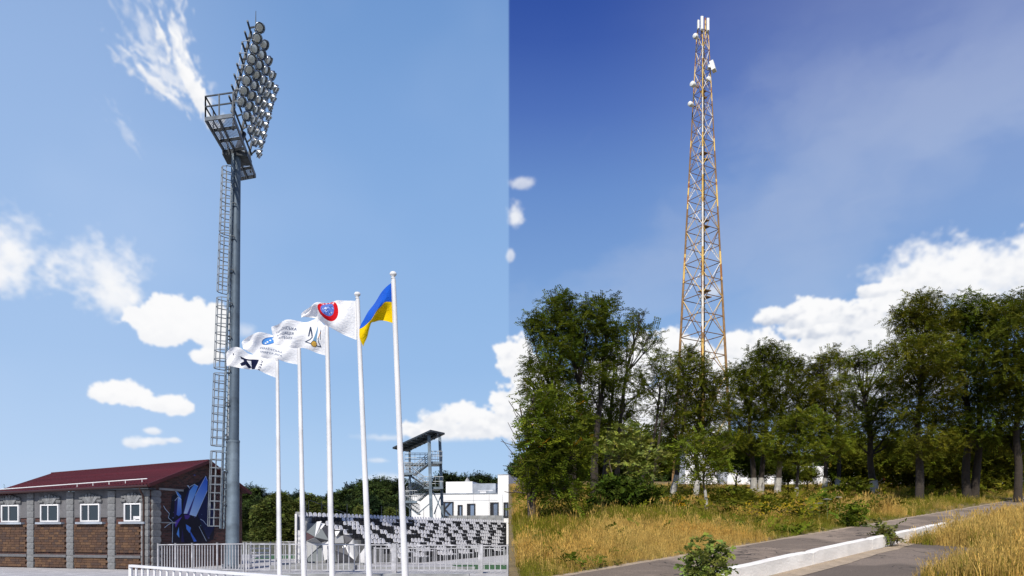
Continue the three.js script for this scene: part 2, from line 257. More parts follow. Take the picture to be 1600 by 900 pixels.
// kerb: painted stones laid end to end
{
  const kerb = thing('kerb', 'white painted kerb of long stones between the footpath and the road', 'kerb');
  [[-8.4, -4.55], [-4.53, -0.65], [-0.63, 3.25], [3.275, 7.15], [7.175, 11.05], [11.075, 14.9]].forEach(([t0, t1], i) => {
    const g = new THREE.BoxGeometry(t1 - t0, 0.33, 0.2, 14, 3, 3), p = g.attributes.position;
    for (let k = 0; k < p.count; k++) {
      let x = p.getX(k), y = p.getY(k), z = p.getZ(k);
      const end = (t1 - t0) / 2 - Math.abs(x) < 0.01, hi = y > 0.16; if (end) { y -= hi ? 0.012 + 0.02 * h2(i, k) : 0; } if (hi && Math.abs(z) > 0.09) y -= 0.022;
      const q = onBank((t0 + t1) / 2 + x, 0.10 + z + 0.012 * (fbm(x * 2 + i * 9, y * 6 + 5, 3) - 0.5) * 2, 0); p.setXYZ(k, q.x, q.y - 0.13 + y + 0.02 * (vn(x * 1.1 + i * 7, z * 3 + 4) - 0.5), q.z);
    }
    g.computeVertexNormals(); mesh('kerb_stone', [g], mat.kerb, kerb);
  });
}

// ---------------------------------------------------------------- left: the floodlight mast
{
  const D = 36, foot = at(361, 891, D); foot.y = 0;
  const L = (px, py, d = D) => at(px, py, d).sub(foot);
  const mast = thing('floodlight_mast', 'tall grey steel mast with caged ladder and a slanted rack of floodlights', 'floodlight mast', foot);
  const base = V(0, 0, 0), top = L(370.5, 236); base.x = L(362.5, 891).x;
  const joint = base.clone().lerp(top, (891 - 690) / (891 - 236));
  mesh('pole', [aim(new THREE.CylinderGeometry(0.275, 0.315, 1, 16), base, joint)], mat.galvBlue, mast);
  mesh('upper_pole', [aim(new THREE.CylinderGeometry(0.17, 0.25, 1, 16), joint, top)], mat.mastUpper, mast);
  mesh('flange', [rod(joint.clone().add(V(0, -0.05, 0)), joint.clone().add(V(0, 0.05, 0)), 0.29, 16)], mat.galvBlue, mast);
  mesh('base_plate', [cyl(0.52, 0.52, 0.08, 20, base.x, 0.01, 0), ...[0, 1, 2, 3, 4, 5, 6, 7].map((k) => cyl(0.03, 0.03, 0.2, 6, base.x + 0.44 * Math.cos(k * 0.785), 0.08, 0.44 * Math.sin(k * 0.785)))], mat.galv, mast);
  // pale step-bolt channel up the left of the pole
  const cA = L(355.6, 880, D - 0.12), cB = L(365.2, 262, D - 0.12);
  const chan = mesh('cable_channel', [bar(cA, cB, 0.16, 0.05, V(0, 0, 1))], mat.galv, mast);
  for (let i = 0; i < 62; i++) { const c = cA.clone().lerp(cB, (i + 0.5) / 62); mesh('clip', [box(0.2, 0.03, 0.07, c.x, c.y, c.z + 0.02)], mat.galvBlue, chan); }
  // ladder with a cage in lengths
  const railA = L(344.5, 826, D - 0.3), railB = L(364, 240, D - 0.3), ladder = mesh('ladder', [bar(railA, railB, 0.1, 0.06, V(0, 0, 1))], mat.galvBlue, mast);
  const on = (py, dx, d) => { const t = (826 - py) / 586; return railA.clone().lerp(railB, t).add(V(dx, 0, d)); };
  mesh('stile', [bar(on(826, 0, -0.42), on(240, 0, -0.42), 0.07, 0.06, V(0, 0, 1))], mat.galvBlue, ladder);
  for (let y = 822; y > 242; y -= 9.6) mesh('rung', [rod(on(y, 0, 0), on(y, 0, -0.42), 0.016, 5)], mat.galvBlue, ladder);
  for (let y = 790; y > 270; y -= 52) { const p = on(y, 0, 0); mesh('bracket', [rod(p, L(356 + (880 - y) * 0.0155, y + 1, D - 0.12), 0.03, 6), new THREE.TorusGeometry(0.1, 0.028, 6, 12, Math.PI * 1.2).translate(p.x + 0.12, p.y + 0.06, p.z)], mat.galvDark, ladder); }
  for (const [y0, y1] of [[822, 705], [696, 584], [575, 466], [455, 366], [362, 262]]) {
    const list = [], w = (py) => lerp(0.60, 0.50, (822 - py) / 560), ring = (py, k) => { const a = Math.PI * k / 6, c = on(py, -0.05, -0.1), o = w(py) * 0.92 * Math.sin(a), e = 0.36 * Math.cos(a); return V(c.x - 0.86 * o + 0.30 * (e - 0.2), c.y, c.z + 0.5 * o + 0.9 * e - 0.1); };
    const n = Math.round((y0 - y1) / 13);
    for (let i = 0; i <= n; i++) { const y = lerp(y0, y1, i / n); for (let k = 0; k < 6; k++) list.push(bar(ring(y, k), ring(y, k + 1), 0.012, 0.04, V(0, 1, 0))); }
    for (let k = 0; k <= 6; k++) list.push(bar(ring(y0, k), ring(y1, k), 0.03, 0.012, V(0, 0, 1)));
    mesh('cage', list, mat.galvMid, ladder);
  }
  // service platform: a narrow deck that runs away from the viewer, floor of see-through grating
  const A = L(321, 187, 33.1), B = L(364, 181, 32.8), E = L(399, 275, 38.4), G = L(376, 279, 38.7);
  { const y = (A.y + B.y + E.y + G.y) / 4; for (const p of [A, B, E, G]) p.y = y; }
  const deck = (u, v) => A.clone().lerp(B, u).lerp(G.clone().lerp(E, u), v), up = (p, h) => p.clone().add(V(0, h, 0));
  const plat = mesh('platform', [...[[0, 0, 0, 1], [1, 0, 1, 1], [0, 0, 1, 0], [0, 1, 1, 1]].map(([a, b, c, d]) => bar(deck(a, b), deck(c, d), 0.07, 0.16)), bar(deck(0.46, 0), deck(0.46, 1), 0.06, 0.12)], mat.galvMid, mast);
  for (let i = 1; i < 6; i++) mesh('crossbeam', [bar(deck(0, i / 6), deck(1, i / 6), 0.06, 0.12)], mat.galvDark, plat);
  mesh('junction_box', [bar(up(deck(0.5, 0.5), -0.12), up(deck(0.5, 0.68), -0.12), 1.15, 0.24)], mat.galvDark, plat);
  for (let i = 0; i < 6; i++) for (const h of [0, 1]) {
    if (i === 3) continue;
    const list = [], u0 = h * 0.5 + 0.02, v0 = i / 6 + 0.006, v1 = (i + 1) / 6 - 0.006;
    for (let k = 0; k <= 9; k++) list.push(bar(up(deck(u0 + 0.46 * k / 9, v0), 0.09), up(deck(u0 + 0.46 * k / 9, v1), 0.09), 0.022, 0.03));
    mesh('grating', list, mat.galv, plat);
  }
  const railing = (p, q, n) => {
    for (const h of [0.55, 1.0]) mesh('rail', [bar(up(p, h), up(q, h), 0.05, 0.05)], mat.galvDark, plat);
    for (let i = 0; i <= n; i++) { const s = p.clone().lerp(q, i / n); mesh('post', [bar(up(s, 0), up(s, 1.02), 0.05, 0.05)], mat.galvDark, plat); }
  };
  railing(A, B, 2); railing(A, G, 5);
  // slanted frame and its forty lamps: eight rows of five
  const T = L(405, 43, 34), rowV = L(431, 143, 38.7).sub(T), colV = V(-0.80, -3.35, 0.05);
  rowV.y = 0;
  const spot = (i, j) => T.clone().addScaledVector(rowV, i / 4).addScaledVector(colV, j / 7);
  const back = V(-0.42, -0.05, 0.05), frame = new THREE.Group(); frame.name = 'lamp_frame'; mast.add(frame);
  for (const u of [0.08, 0.5, 0.92]) { const p = T.clone().addScaledVector(rowV, u).add(back); mesh('upright', [bar(up(p, 0.1), p.clone().addScaledVector(colV, 1.08), 0.09, 0.09, V(0, 0, 1))], mat.galvDark, frame); }
  for (let j = 0; j < 8; j++) mesh('crossbar', [bar(spot(0, j).add(back).addScaledVector(rowV, -0.10), spot(4, j).add(back).addScaledVector(rowV, 0.02), 0.07, 0.07)], mat.galvDark, frame);
  mesh('neck', [rod(top, spot(2.3, 7).add(back), 0.14, 10)], mat.galvDark, frame); mesh('strut', [bar(deck(0.8, 0.2), spot(0.2, 6).add(back), 0.07, 0.07)], mat.galvDark, frame); mesh('strut', [bar(deck(0.8, 0.92), spot(3.7, 7).add(back), 0.07, 0.07)], mat.galvDark, frame);
  mesh('lightning_rod', [rod(L(399.2, 62, 34), L(399.8, 17, 34), 0.035, 6, 0.012)], mat.galvDark, mast);
  { // thin rear ladder beside the frame
    const a = L(363, 160, 33.6), b = L(379, 66, 33.6), list = [rod(a, b, 0.014, 4), rod(a.clone().add(V(0.3, 0, -0.4)), b.clone().add(V(0.3, 0, -0.4)), 0.014, 4)];
    for (let i = 0; i <= 5; i++) { const p = a.clone().lerp(b, i / 5); list.push(new THREE.TorusGeometry(0.3, 0.014, 5, 12, Math.PI).rotateX(Math.PI / 2).rotateY(-0.9).translate(p.x + 0.2, p.y, p.z - 0.2)); }
    mesh('rear_ladder', list, mat.galv, mast);
  }
  const prof = [[0.001, -0.28], [0.1, -0.28], [0.13, -0.22], [0.17, -0.19], [0.235, -0.09], [0.265, 0], [0.275, 0.02], [0.275, 0.05], [0.25, 0.05]].map(([r, y]) => new THREE.Vector2(r, y));
  const bowl = new THREE.LatheGeometry(prof, 18), glassG = new THREE.SphereGeometry(0.215, 16, 6, 0, Math.PI * 2, 0, Math.PI / 2).scale(1, 0.16, 1).translate(0, 0.035, 0);
  const visor = new THREE.CylinderGeometry(0.285, 0.285, 0.13, 16, 1, true, -1.4, 2.8).translate(0, 0.09, 0), yoke = merge([new THREE.TorusGeometry(0.31, 0.02, 5, 12, Math.PI).rotateX(-Math.PI / 2).rotateY(Math.PI / 2).rotateZ(Math.PI).translate(0, -0.02, 0)]);
  reseed(5);
  for (let j = 0; j < 8; j++) for (let i = 0; i < 5; i++) {
    const p = spot(i, j), lamp = new THREE.Mesh(bowl, mat.housing), yaw = lerp(0.55, -0.62, i / 4) + rr(-0.16, 0.16) + (j - 3.5) * -0.03, dip = lerp(-0.40, -0.62, rnd());
    lamp.name = 'floodlight'; lamp.position.copy(p); lamp.scale.setScalar(0.8);
    const dir = V(Math.cos(yaw) * Math.cos(dip), Math.sin(dip), Math.sin(yaw) * Math.cos(dip));
    lamp.quaternion.setFromUnitVectors(V(0, 1, 0), dir); mast.add(lamp);
    for (const [n, g, m] of [['lens', glassG, mat.lens], ['visor', visor, mat.housing], ['yoke', yoke, mat.galvDark]]) { const c = new THREE.Mesh(g, m); c.name = n; if (n === 'visor') c.rotation.y = Math.PI; lamp.add(c); }
    mesh('stub', [bar(p.clone().addScaledVector(dir, -0.24), p.clone().add(back), 0.06, 0.06)], mat.galvDark, lamp);
    const stub = lamp.children.at(-1); stub.applyMatrix4(new THREE.Matrix4().compose(lamp.position, lamp.quaternion, lamp.scale).invert());
  }
}

// ---------------------------------------------------------------- left: the brick house with a painted gable
function drawn(w, h, fn) { const c = document.createElement('canvas'); c.width = w; c.height = h; const x = c.getContext('2d'); fn(x, w, h); const t = new THREE.CanvasTexture(c); t.colorSpace = THREE.SRGBColorSpace; t.anisotropy = 8; return t; }
{
  const D = 36, ca = 0.951, sa = 0.309, q = V((234.5 - 795) / F * D, 0, -D);
  const house = thing('brick_house', 'dark brick house with red metal roof and a mural on its gable', 'house', q);
  house.rotation.y = -Math.asin(sa);                  // local -x runs along the front, local -z along the gable
  const GL = 6.8, GP = 3.75, FL = 10, EAVE = 4.08, RIDGE = 5.42;
  const brickTex = grainTex((u, v) => { const r = Math.floor(v * 48), x = u * 16 + (r % 2) * 0.5, m = (v * 48) % 1 < 0.14 || x % 1 < 0.06, k = h2(Math.floor(x), r); return m ? [96, 90, 88] : [lerp(66, 108, k), lerp(46, 68, k), lerp(42, 60, k)]; });
  const smallBrick = M([0.75, 0.74, 0.76], 0.92, { map: rep(brickTex, 0.26, 0.26), bumpMap: rep(bumps, 1.5), bumpScale: 0.01 });
  const gable = new THREE.Shape([[0, 0], [GL, 0], [GL, EAVE], [GP, RIDGE], [0, EAVE]].map(([a, b]) => new THREE.Vector2(a, b)));
  const wall = mesh('wall', [new THREE.ExtrudeGeometry(gable, { depth: 0.3, bevelEnabled: false }).rotateY(Math.PI / 2).translate(-0.3, 0, 0), box(FL - 0.302, 3.72, GL, -(FL + 0.302) / 2, 1.86, -GL / 2)], smallBrick, house);
  // red ribbed roof, two slopes, with barge boards and a snow guard
  const X0 = -FL - 0.4, X1 = 0.32, slope = (z0, y0, z1, y1) => {
    const n = Math.round((X1 - X0) / 0.2) * 6;
    return sheet(n, 6, (u, v) => { const k = Math.floor(u * n + 0.5) % 6, rise = k === 2 || k === 3 ? 0.075 : 0, x = lerp(X0, X1, u); return V(x, lerp(y0, y1, v) + 0.09 + rise + 0.04 * x, lerp(z0, z1, v)); });
  };
  const run = (RIDGE - EAVE) / GP, roof = mesh('roof', [slope(0.42, EAVE - 0.42 * run, -GP, RIDGE), slope(-GL - 0.4, EAVE - 0.55 * run, -GP, RIDGE)], mat.roof, house);
  roof.material = mat.roof.clone(); roof.material.side = THREE.DoubleSide;
  mesh('barge_board', [bar(V(X1, EAVE - 0.42 * run + 0.08, 0.43), V(X1, RIDGE + 0.08, -GP), 0.05, 0.16), bar(V(X1, EAVE - 0.5 * run + 0.08, -GL - 0.4), V(X1, RIDGE + 0.08, -GP), 0.05, 0.16)], mat.roof, roof);
  mesh('ridge_cap', [bar(V(X0, RIDGE + 0.14 + 0.04 * X0, -GP), V(X1, RIDGE + 0.15, -GP), 0.24, 0.05)], mat.roof, roof);
  mesh('snow_guard', [rod(V(-0.1, EAVE + 0.27, 0.08), V(-FL, EAVE - 0.1, 0.08), 0.028, 6), ...[0.4, 1.4, 2.4, 3.4, 4.4].map((x) => rod(V(-x, EAVE + 0.07 - 0.04 * x, 0.08), V(-x, EAVE + 0.27 - 0.035 * x, 0.08), 0.02, 5))], mat.white, roof);
  mesh('soffit', [box(FL + 0.6, 0.05, 0.5, -FL / 2, EAVE - 0.22, 0.19)], mat.galvDark, roof);
  mesh('gutter', [rod(V(-FL - 0.3, EAVE - 0.32, 0.44), V(0.3, EAVE - 0.1, 0.44), 0.065, 8)], M([0.05, 0.02, 0.02], 0.5, { metalness: 0.3 }), house);
  mesh('downpipe', [taper([V(-0.20, EAVE - 0.15, 0.44), V(-0.22, EAVE - 0.3, 0.38), V(-0.24, EAVE - 0.55, 0.2), V(-0.24, EAVE - 0.8, 0.16)], 0.045, 0.045, 8), rod(V(-0.24, 0.1, 0.16), V(-0.24, EAVE - 0.75, 0.16), 0.045, 8)], M([0.05, 0.025, 0.02], 0.5, { metalness: 0.3 }), house);
  // rusticated corner stones and the same stones on the piers between the windows
  const rock = (w, h, d, k) => { const G = new THREE.BoxGeometry(w, h, d, 3, 3, 3), p = G.attributes.position; for (let i = 0; i < p.count; i++) { const x = p.getX(i) / w * 2, y = p.getY(i) / h * 2, z = p.getZ(i) / d * 2, e = 1 - 0.12 * Math.max(x * x, z * z) * y * y; p.setX(i, p.getX(i) * (0.93 + 0.07 * (1 - y * y))); p.setZ(i, p.getZ(i) * (0.9 + 0.1 * (1 - y * y)) * e + 0.02 * (vn(x * 2 + k * 7, y * 2 + 3) - 0.5)); } G.computeVertexNormals(); return boxUV(G); };
  const quoins = [0, 1, 2].map((k) => rock(0.44, 0.305, 0.16, k)), quoinSide = [0, 1, 2].map((k) => rock(0.16, 0.305, 0.56, k + 3));
  for (let i = 0; i < 12; i++) {
    const y = 0.16 + i * 0.318, a = new THREE.Mesh(quoins[i % 3], mat.stone[i % 3]), b = new THREE.Mesh(quoinSide[i % 3], mat.stone[(i + 1) % 3]);
    a.name = b.name = 'corner_stone'; a.position.set(-0.225, y, 0.04); b.position.set(0.03, y, -0.32); house.add(a, b);
    for (const x of [-2.25, -4.85, -7.45]) { const c = new THREE.Mesh(quoins[(i + 1) % 3], mat.stone[(i + x * 4) % 3 | 0] ?? mat.stone[0]); c.name = 'pier_stone'; c.position.set(x, y, 0.035); house.add(c); }
  }
  for (const [x0, x1, single] of [[-2.02, -0.46, true], [-4.62, -2.48, false], [-7.22, -5.08, false], [-9.9, -7.68, false]]) {
    const xm = single ? -0.94 : (x0 + x1) / 2, ww = single ? 1.02 : 1.2, list = [];
    mesh('grey_panel', [box(x1 - x0, 1.35, 0.05, (x0 + x1) / 2, 3.2, 0.028), box(x1 - x0, 0.13, 0.12, (x0 + x1) / 2, 0.62, 0.07)], mat.panelGrey, house);
    const win = mesh('window', [box(ww, 0.07, 0.1, xm, 3.16, 0.09), box(ww, 0.07, 0.1, xm, 2.35, 0.09), box(0.07, 0.74, 0.1, xm - ww / 2 + 0.035, 2.755, 0.09), box(0.07, 0.74, 0.1, xm + ww / 2 - 0.035, 2.755, 0.09), box(0.05, 0.74, 0.08, xm - 0.1, 2.755, 0.09)], mat.white, house);
    mesh('pane', [box(ww - 0.1, 0.76, 0.02, xm, 2.755, 0.075)], mat.glass, win);
    if (single) mesh('notice', [box(0.38, 0.14, 0.01, xm + 0.22, 2.5, 0.095), box(0.12, 0.08, 0.01, xm + 0.1, 2.41, 0.095)], mat.white, win);
    mesh('sill', [box(ww + 0.5, 0.1, 0.22, xm + 0.0, 2.25, 0.1)], mat.blueGrey, win);
    for (const k of [-2, -1, 0, 1, 2]) { const G = rock(k ? 0.17 : 0.14, 0.44, 0.14, k + 9); G.rotateZ(-k * 0.36); G.translate(xm + k * 0.155, 3.47 - Math.abs(k) * 0.035, 0.1); mesh('lintel_stone', [G], mat.stone[(k + 3) % 3], house); }
    for (const s of [-1, 1]) mesh('lintel_stone', [rock(0.3, 0.13, 0.12, 20).translate(xm + s * 0.58, 3.33, 0.09), rock(0.22, 0.13, 0.12, 21).translate(xm + s * 0.56, 3.5, 0.09)], mat.stone[1], house);
    reseed(31 + x0 * 10);
    let r = 0; const many = [[], [], [], []];
    for (let y = 0.06; y < 2.12; y += 0.125, r++) {
      if (y > 0.5 && y < 0.7) continue;
      let x = x1 - (r % 2) * 0.14;
      while (x > x0 + 0.06) {
        const w = Math.min(rr(0.22, 0.4), x - x0), k = Math.floor(rr(0, 4)), G = box(w - 0.014, 0.112, 0.09 + rr(-0.012, 0.012), x - w / 2, y + 0.06, 0.03);
        if (single && house.children.length < 300) mesh('facing_stone', [G], mat.brown[k], house); else many[k].push(G);
        x -= w;
      }
    }
    many.forEach((l, k) => { if (l.length) tag(mesh('facing_stones', l, mat.brown[k], house), null, null, null, 'stuff'); });
    void list;
  }
  // string courses on the gable
  mesh('string_course', [box(0.08, 0.1, 1.6, 0.03, EAVE - 0.18, -1.35), box(0.06, 0.06, 1.0, 0.03, 2.27, -1.15)], mat.greyWall, house);
  // the mural, sprayed on the gable wall
  const k_ = (px) => (px - 795) / F, wOf = (px) => (D * k_(px) - q.x) / (sa - ca * k_(px));
  const toWall = (zx, zy) => { const px = 180 + zx / 4.5, py = 700 + zy / 4.5, w = wOf(px); return [w, EYE + (830 - py) / F * (D + ca * w)]; };
  const W0 = 0.85, W1 = 5.6, H0 = 1.1, H1 = 4.75, TW = 760, TH = Math.round(760 * (H1 - H0) / (W1 - W0));
  const art = drawn(TW, TH, (c) => {
    const P = ([x, y]) => { const [w, h] = toWall(x, y); return [(w - W0) / (W1 - W0) * TW, (H1 - h) / (H1 - H0) * TH]; };
    const path = (pts) => { c.beginPath(); pts.forEach((p, i) => c[i ? 'lineTo' : 'moveTo'](...P(p))); c.closePath(); };
    const fill = (pts, a, b, p0, p1) => { path(pts); if (b) { const g = c.createLinearGradient(...P(p0), ...P(p1)); g.addColorStop(0, a); g.addColorStop(1, b); c.fillStyle = g; } else c.fillStyle = a; c.fill(); };
    const line = (pts, s, w) => { c.beginPath(); pts.forEach((p, i) => c[i ? 'lineTo' : 'moveTo'](...P(p))); c.strokeStyle = s; c.lineWidth = w; c.stroke(); };
    c.clearRect(0, 0, TW, TH);
    fill([[395, 340], [430, 318], [470, 300], [530, 258], [585, 240], [640, 185], [665, 240], [690, 400], [700, 520], [690, 640], [640, 668], [400, 672], [392, 560], [372, 480], [390, 420]], '#080a20');
    fill([[560, 420], [640, 330], [690, 420], [696, 560], [650, 640], [600, 520]], '#0c1848');
    reseed(3); for (let i = 0; i < 60; i++) { const [x, y] = P([rr(400, 690), rr(300, 650)]); c.fillStyle = `rgba(${90 + rr(0, 90) | 0},${130 + rr(0, 80) | 0},235,${rr(0.2, 0.8)})`; c.beginPath(); c.arc(x, y, rr(1, 6), 0, 7); c.fill(); }
    fill([[560, 165], [568, 190], [552, 195], [548, 175]], '#3f62b8');
    fill([[636, 198], [648, 232], [646, 300], [566, 482], [520, 470], [560, 340]], '#2a62d8', '#b4d4fa', [640, 210], [550, 480]);
    fill([[636, 198], [560, 338], [520, 470], [495, 462], [560, 300], [618, 212]], '#0d1550', '#3a2f90', [620, 210], [505, 460]);
    fill([[556, 256], [580, 270], [560, 330], [505, 462], [478, 462], [520, 300]], '#4a90ea', '#c4d6f8', [560, 260], [490, 460]);
    fill([[556, 256], [520, 276], [480, 380], [470, 462], [480, 462], [522, 300]], '#131a58');
    fill([[430, 300], [462, 335], [462, 362], [436, 330]], '#4a8ae0');
    fill([[440, 346], [464, 362], [466, 460], [446, 480], [430, 470]], '#8fb8f4', '#4668c8', [440, 350], [450, 480]);
    fill([[440, 346], [418, 372], [412, 500], [430, 470]], '#221c58');
    fill([[412, 670], [414, 540], [480, 464], [535, 472], [588, 552], [640, 655], [636, 668]], '#0a0820');
    fill([[484, 468], [530, 474], [510, 500], [490, 500]], '#4a2f8e'); fill([[414, 520], [470, 480], [440, 530], [424, 560]], '#5a3fb0');
    fill([[430, 606], [446, 555], [450, 632]], '#5a9cf0'); fill([[495, 535], [532, 560], [522, 600], [500, 570]], '#4b86e6'); fill([[524, 580], [572, 655], [552, 660], [530, 610]], '#3c6cd0'); fill([[470, 560], [484, 660], [462, 660]], '#1a1650');
    for (const l of [[[335, 400], [352, 430], [380, 462], [372, 490], [406, 522]], [[345, 560], [370, 540], [404, 522]], [[404, 522], [402, 600], [400, 665]], [[418, 370], [440, 345], [464, 362]], [[520, 275], [556, 254], [582, 270]], [[505, 262], [520, 280], [512, 262]], [[560, 336], [636, 197], [648, 232]], [[598, 500], [618, 512], [640, 540]], [[588, 552], [640, 655]], [[566, 482], [646, 300]], [[424, 300], [436, 330], [462, 362]]]) line(l, 'rgba(205,228,255,0.95)', 4.2);
  });
  const am = new THREE.MeshStandardMaterial({ map: art, roughness: 0.8, alphaTest: 0.5, transparent: false });
  mesh('mural', [sheet(1, 1, (u, v) => V(0.012, lerp(H0, H1, v), -lerp(W0, W1, u)))], am, house, true);
  void wall;
}

// ---------------------------------------------------------------- left: fences and the near railing
function barFence(name, label, p, q, h0, h1, step, o = {}) {
  const f = thing(name, label, 'fence', p), d = q.clone().sub(p), L = d.length(), dir = d.clone().normalize(), yaw = Math.atan2(-dir.z, dir.x), H = (t) => lerp(h0, h1, t / L);
  const stepGeo = new Map(), r = o.r ?? 0.018, posts = o.posts ?? [0, L];
  for (let t = step / 2; t < L; t += step) {
    if (posts.some((k) => Math.abs(k - t) < 0.1)) continue;
    const key = Math.round(H(t) * 50); if (!stepGeo.has(key)) stepGeo.set(key, boxUV(box(r * 2, key / 50 - 0.16, r * 2, 0, key / 100 + 0.0, 0)));
    const b = new THREE.Mesh(stepGeo.get(key), mat.fence); b.name = 'bar'; b.position.copy(dir).multiplyScalar(t); b.rotation.y = yaw; f.add(b);
  }
  const cuts = [...posts]; for (let i = 0; i + 1 < cuts.length; i++) for (const [y0, y1] of [[H(cuts[i]) - 0.03, H(cuts[i + 1]) - 0.03], [0.11, 0.11]]) {
    const a = dir.clone().multiplyScalar(cuts[i] + 0.04), b = dir.clone().multiplyScalar(cuts[i + 1] - 0.04); a.y = y0; b.y = y1;
    mesh('rail', [bar(a, b, 0.045, 0.05)], mat.fence, f);
  }
  posts.forEach((t, i) => { const w = o.thick?.includes(i) ? 0.2 : 0.07; mesh('post', [box(w, H(t) + 0.02, w * 0.7, dir.x * t, H(t) / 2 + 0.01, dir.z * t, yaw), box(w + 0.02, 0.015, w * 0.7 + 0.02, dir.x * t, H(t) + 0.03, dir.z * t, yaw)], mat.fence, f); });
  return f;
}
{
  const g = (px, d) => { const p = at(px, 830, d); p.y = 0; return p; };
  const c = g(385, 34), e = V(-0.06, 0, -33), u = (px) => { const k = (px - 795) / F, L = e.clone().sub(c), X = (k * 34 - c.x) / (L.x + k * L.z); return X * L.length(); };
  barFence('plaza_fence', 'long grey bar fence across the plaza in front of the stadium seats', c, e, 1.31, 1.24, 0.242, { posts: [0, u(453), u(519), u(616), u(751), e.distanceTo(c)], thick: [2, 3, 4] });
  const l = g(247, 35.6);
  barFence('plaza_fence', 'grey bar fence with close bars in front of the mural gable', l, c.clone().add(V(-0.06, 0, 0)), 1.24, 1.31, 0.155, { posts: [0, 1.02, 1.98, 3.4, l.distanceTo(c) - 0.12] });
  barFence('field_fence', 'far grey bar fence below the wood beside the white pillars', g(432, 47), g(580, 47), 1.22, 1.22, 0.3, { posts: [0, 2, 4, 5.88], r: 0.016 });
  barFence('field_fence', 'low grey bar fence in front of the lowest stadium seats', g(585, 41.5), V(-0.1, 0, -40.5), 0.95, 0.95, 0.2, { posts: [0, 2.4, 4.9, 7.2], r: 0.014 });
  // near railing, white, top rail falling to the right out of the picture
  const a = at(204, 884, 16.1), b = at(452, 902, 12.4), rail = thing('hand_railing', 'white metal hand railing nearest to the viewer at the bottom edge', 'railing', V(a.x, 0, a.z));
  const q = b.clone().sub(V(a.x, 0, a.z)); const t0 = V(0, a.y, 0);
  mesh('hand_rail', [bar(t0, q, 0.085, 0.05)], mat.white, rail);
  mesh('lower_rail', [bar(V(0, 0.16, 0), V(q.x, 0.16, q.z), 0.05, 0.04)], mat.white, rail);
  mesh('post', [box(0.06, a.y, 0.06, 0, a.y / 2, 0)], mat.white, rail);
  for (let i = 1; i < 22; i++) { const p = t0.clone().lerp(q, i / 21.4); mesh('baluster', [box(0.035, p.y - 0.16, 0.035, p.x, (p.y + 0.16) / 2, p.z)], mat.white, rail); }
  const m = thing('steel_gate', 'small grey gate of horizontal bars behind the fence beside the mast', 'gate', g(392, 39));
  for (let i = 0; i < 5; i++) mesh('bar', [box(0.95, 0.08, 0.04, 0.5, 0.3 + i * 0.22, 0)], mat.fence, m);
  mesh('post', [box(0.07, 1.3, 0.07, 0, 0.65, 0)], mat.fence, m); mesh('post', [box(0.07, 1.3, 0.07, 1, 0.65, 0)], mat.fence, m);
}

// ---------------------------------------------------------------- left: five flagpoles and their flags
const POLES = [[433.5, 437, 26.9, 559], [467.5, 475, 24.2, 532], [511, 519, 21.9, 498], [559, 577, 19.7, 462], [615, 633, 18.1, 431]];
const PLACE = ['far left end of the row of flagpoles', 'second flagpole from the left', 'middle of the five flagpoles', 'second flagpole from the right', 'tall near flagpole'];
POLES.forEach(([tx, bx, d, ty], i) => {
  const foot = at(bx, 900, d), k = 900 - ty, fy = foot.y; foot.y = 0;
  const top = at(tx, ty + 5, d).sub(foot), drift = (bx - tx) / k / F * d * F; foot.x += (bx - tx) / k * fy; top.x -= (bx - tx) / k * fy; void drift;
  const label = ['white flagpole at the far left end, carrying the flag with a dark emblem', 'white flagpole carrying the white flag with a blue ball', 'white flagpole in the middle carrying the flag with a trident', 'white flagpole carrying the white flag with a red oval', 'tallest white flagpole carrying the blue and yellow flag'][i];
  const p = thing('flagpole', label, 'flagpole', foot, 'flagpoles in a row on the plaza');
  mesh('shaft', [aim(new THREE.CylinderGeometry(0.05, 0.085, 1, 16), V(0, 0, 0), top)], mat.white, p);
  mesh('finial', [new THREE.LatheGeometry([[0.001, 0], [0.05, 0], [0.052, 0.03], [0.03, 0.05], [0.075, 0.09], [0.085, 0.13], [0.06, 0.17], [0.001, 0.185]].map(([r, y]) => new THREE.Vector2(r, y)), 12).translate(top.x - 0.01, top.y, 0)], mat.white, p);
  mesh('base_plate', [cyl(0.22, 0.22, 0.03, 16, 0, 0.004, 0), cyl(0.12, 0.1, 0.2, 16, 0, 0.03, 0)], mat.galv, p);
  mesh('halyard', [rod(V(-0.10, 0.9, 0.03), top.clone().add(V(-0.05, -0.05, 0.03)), 0.006, 4)], mat.white, p);
});
void PLACE;
function cat(p0, p1, p2, p3, t) { const c = (a, b, d, e) => 0.5 * (2 * b + (d - a) * t + (2 * a - 5 * b + 4 * d - e) * t * t + (3 * b - a - 3 * d + e) * t * t * t); return V(c(p0.x, p1.x, p2.x, p3.x), c(p0.y, p1.y, p2.y, p3.y), c(p0.z, p1.z, p2.z, p3.z)); }
const along = (pts, t) => { const n = pts.length - 1, i = Math.min(n - 1, Math.floor(t * n)), k = (j) => pts[clamp(j, 0, n)]; return cat(k(i - 1), k(i), k(i + 1), k(i + 2), t * n - i); };
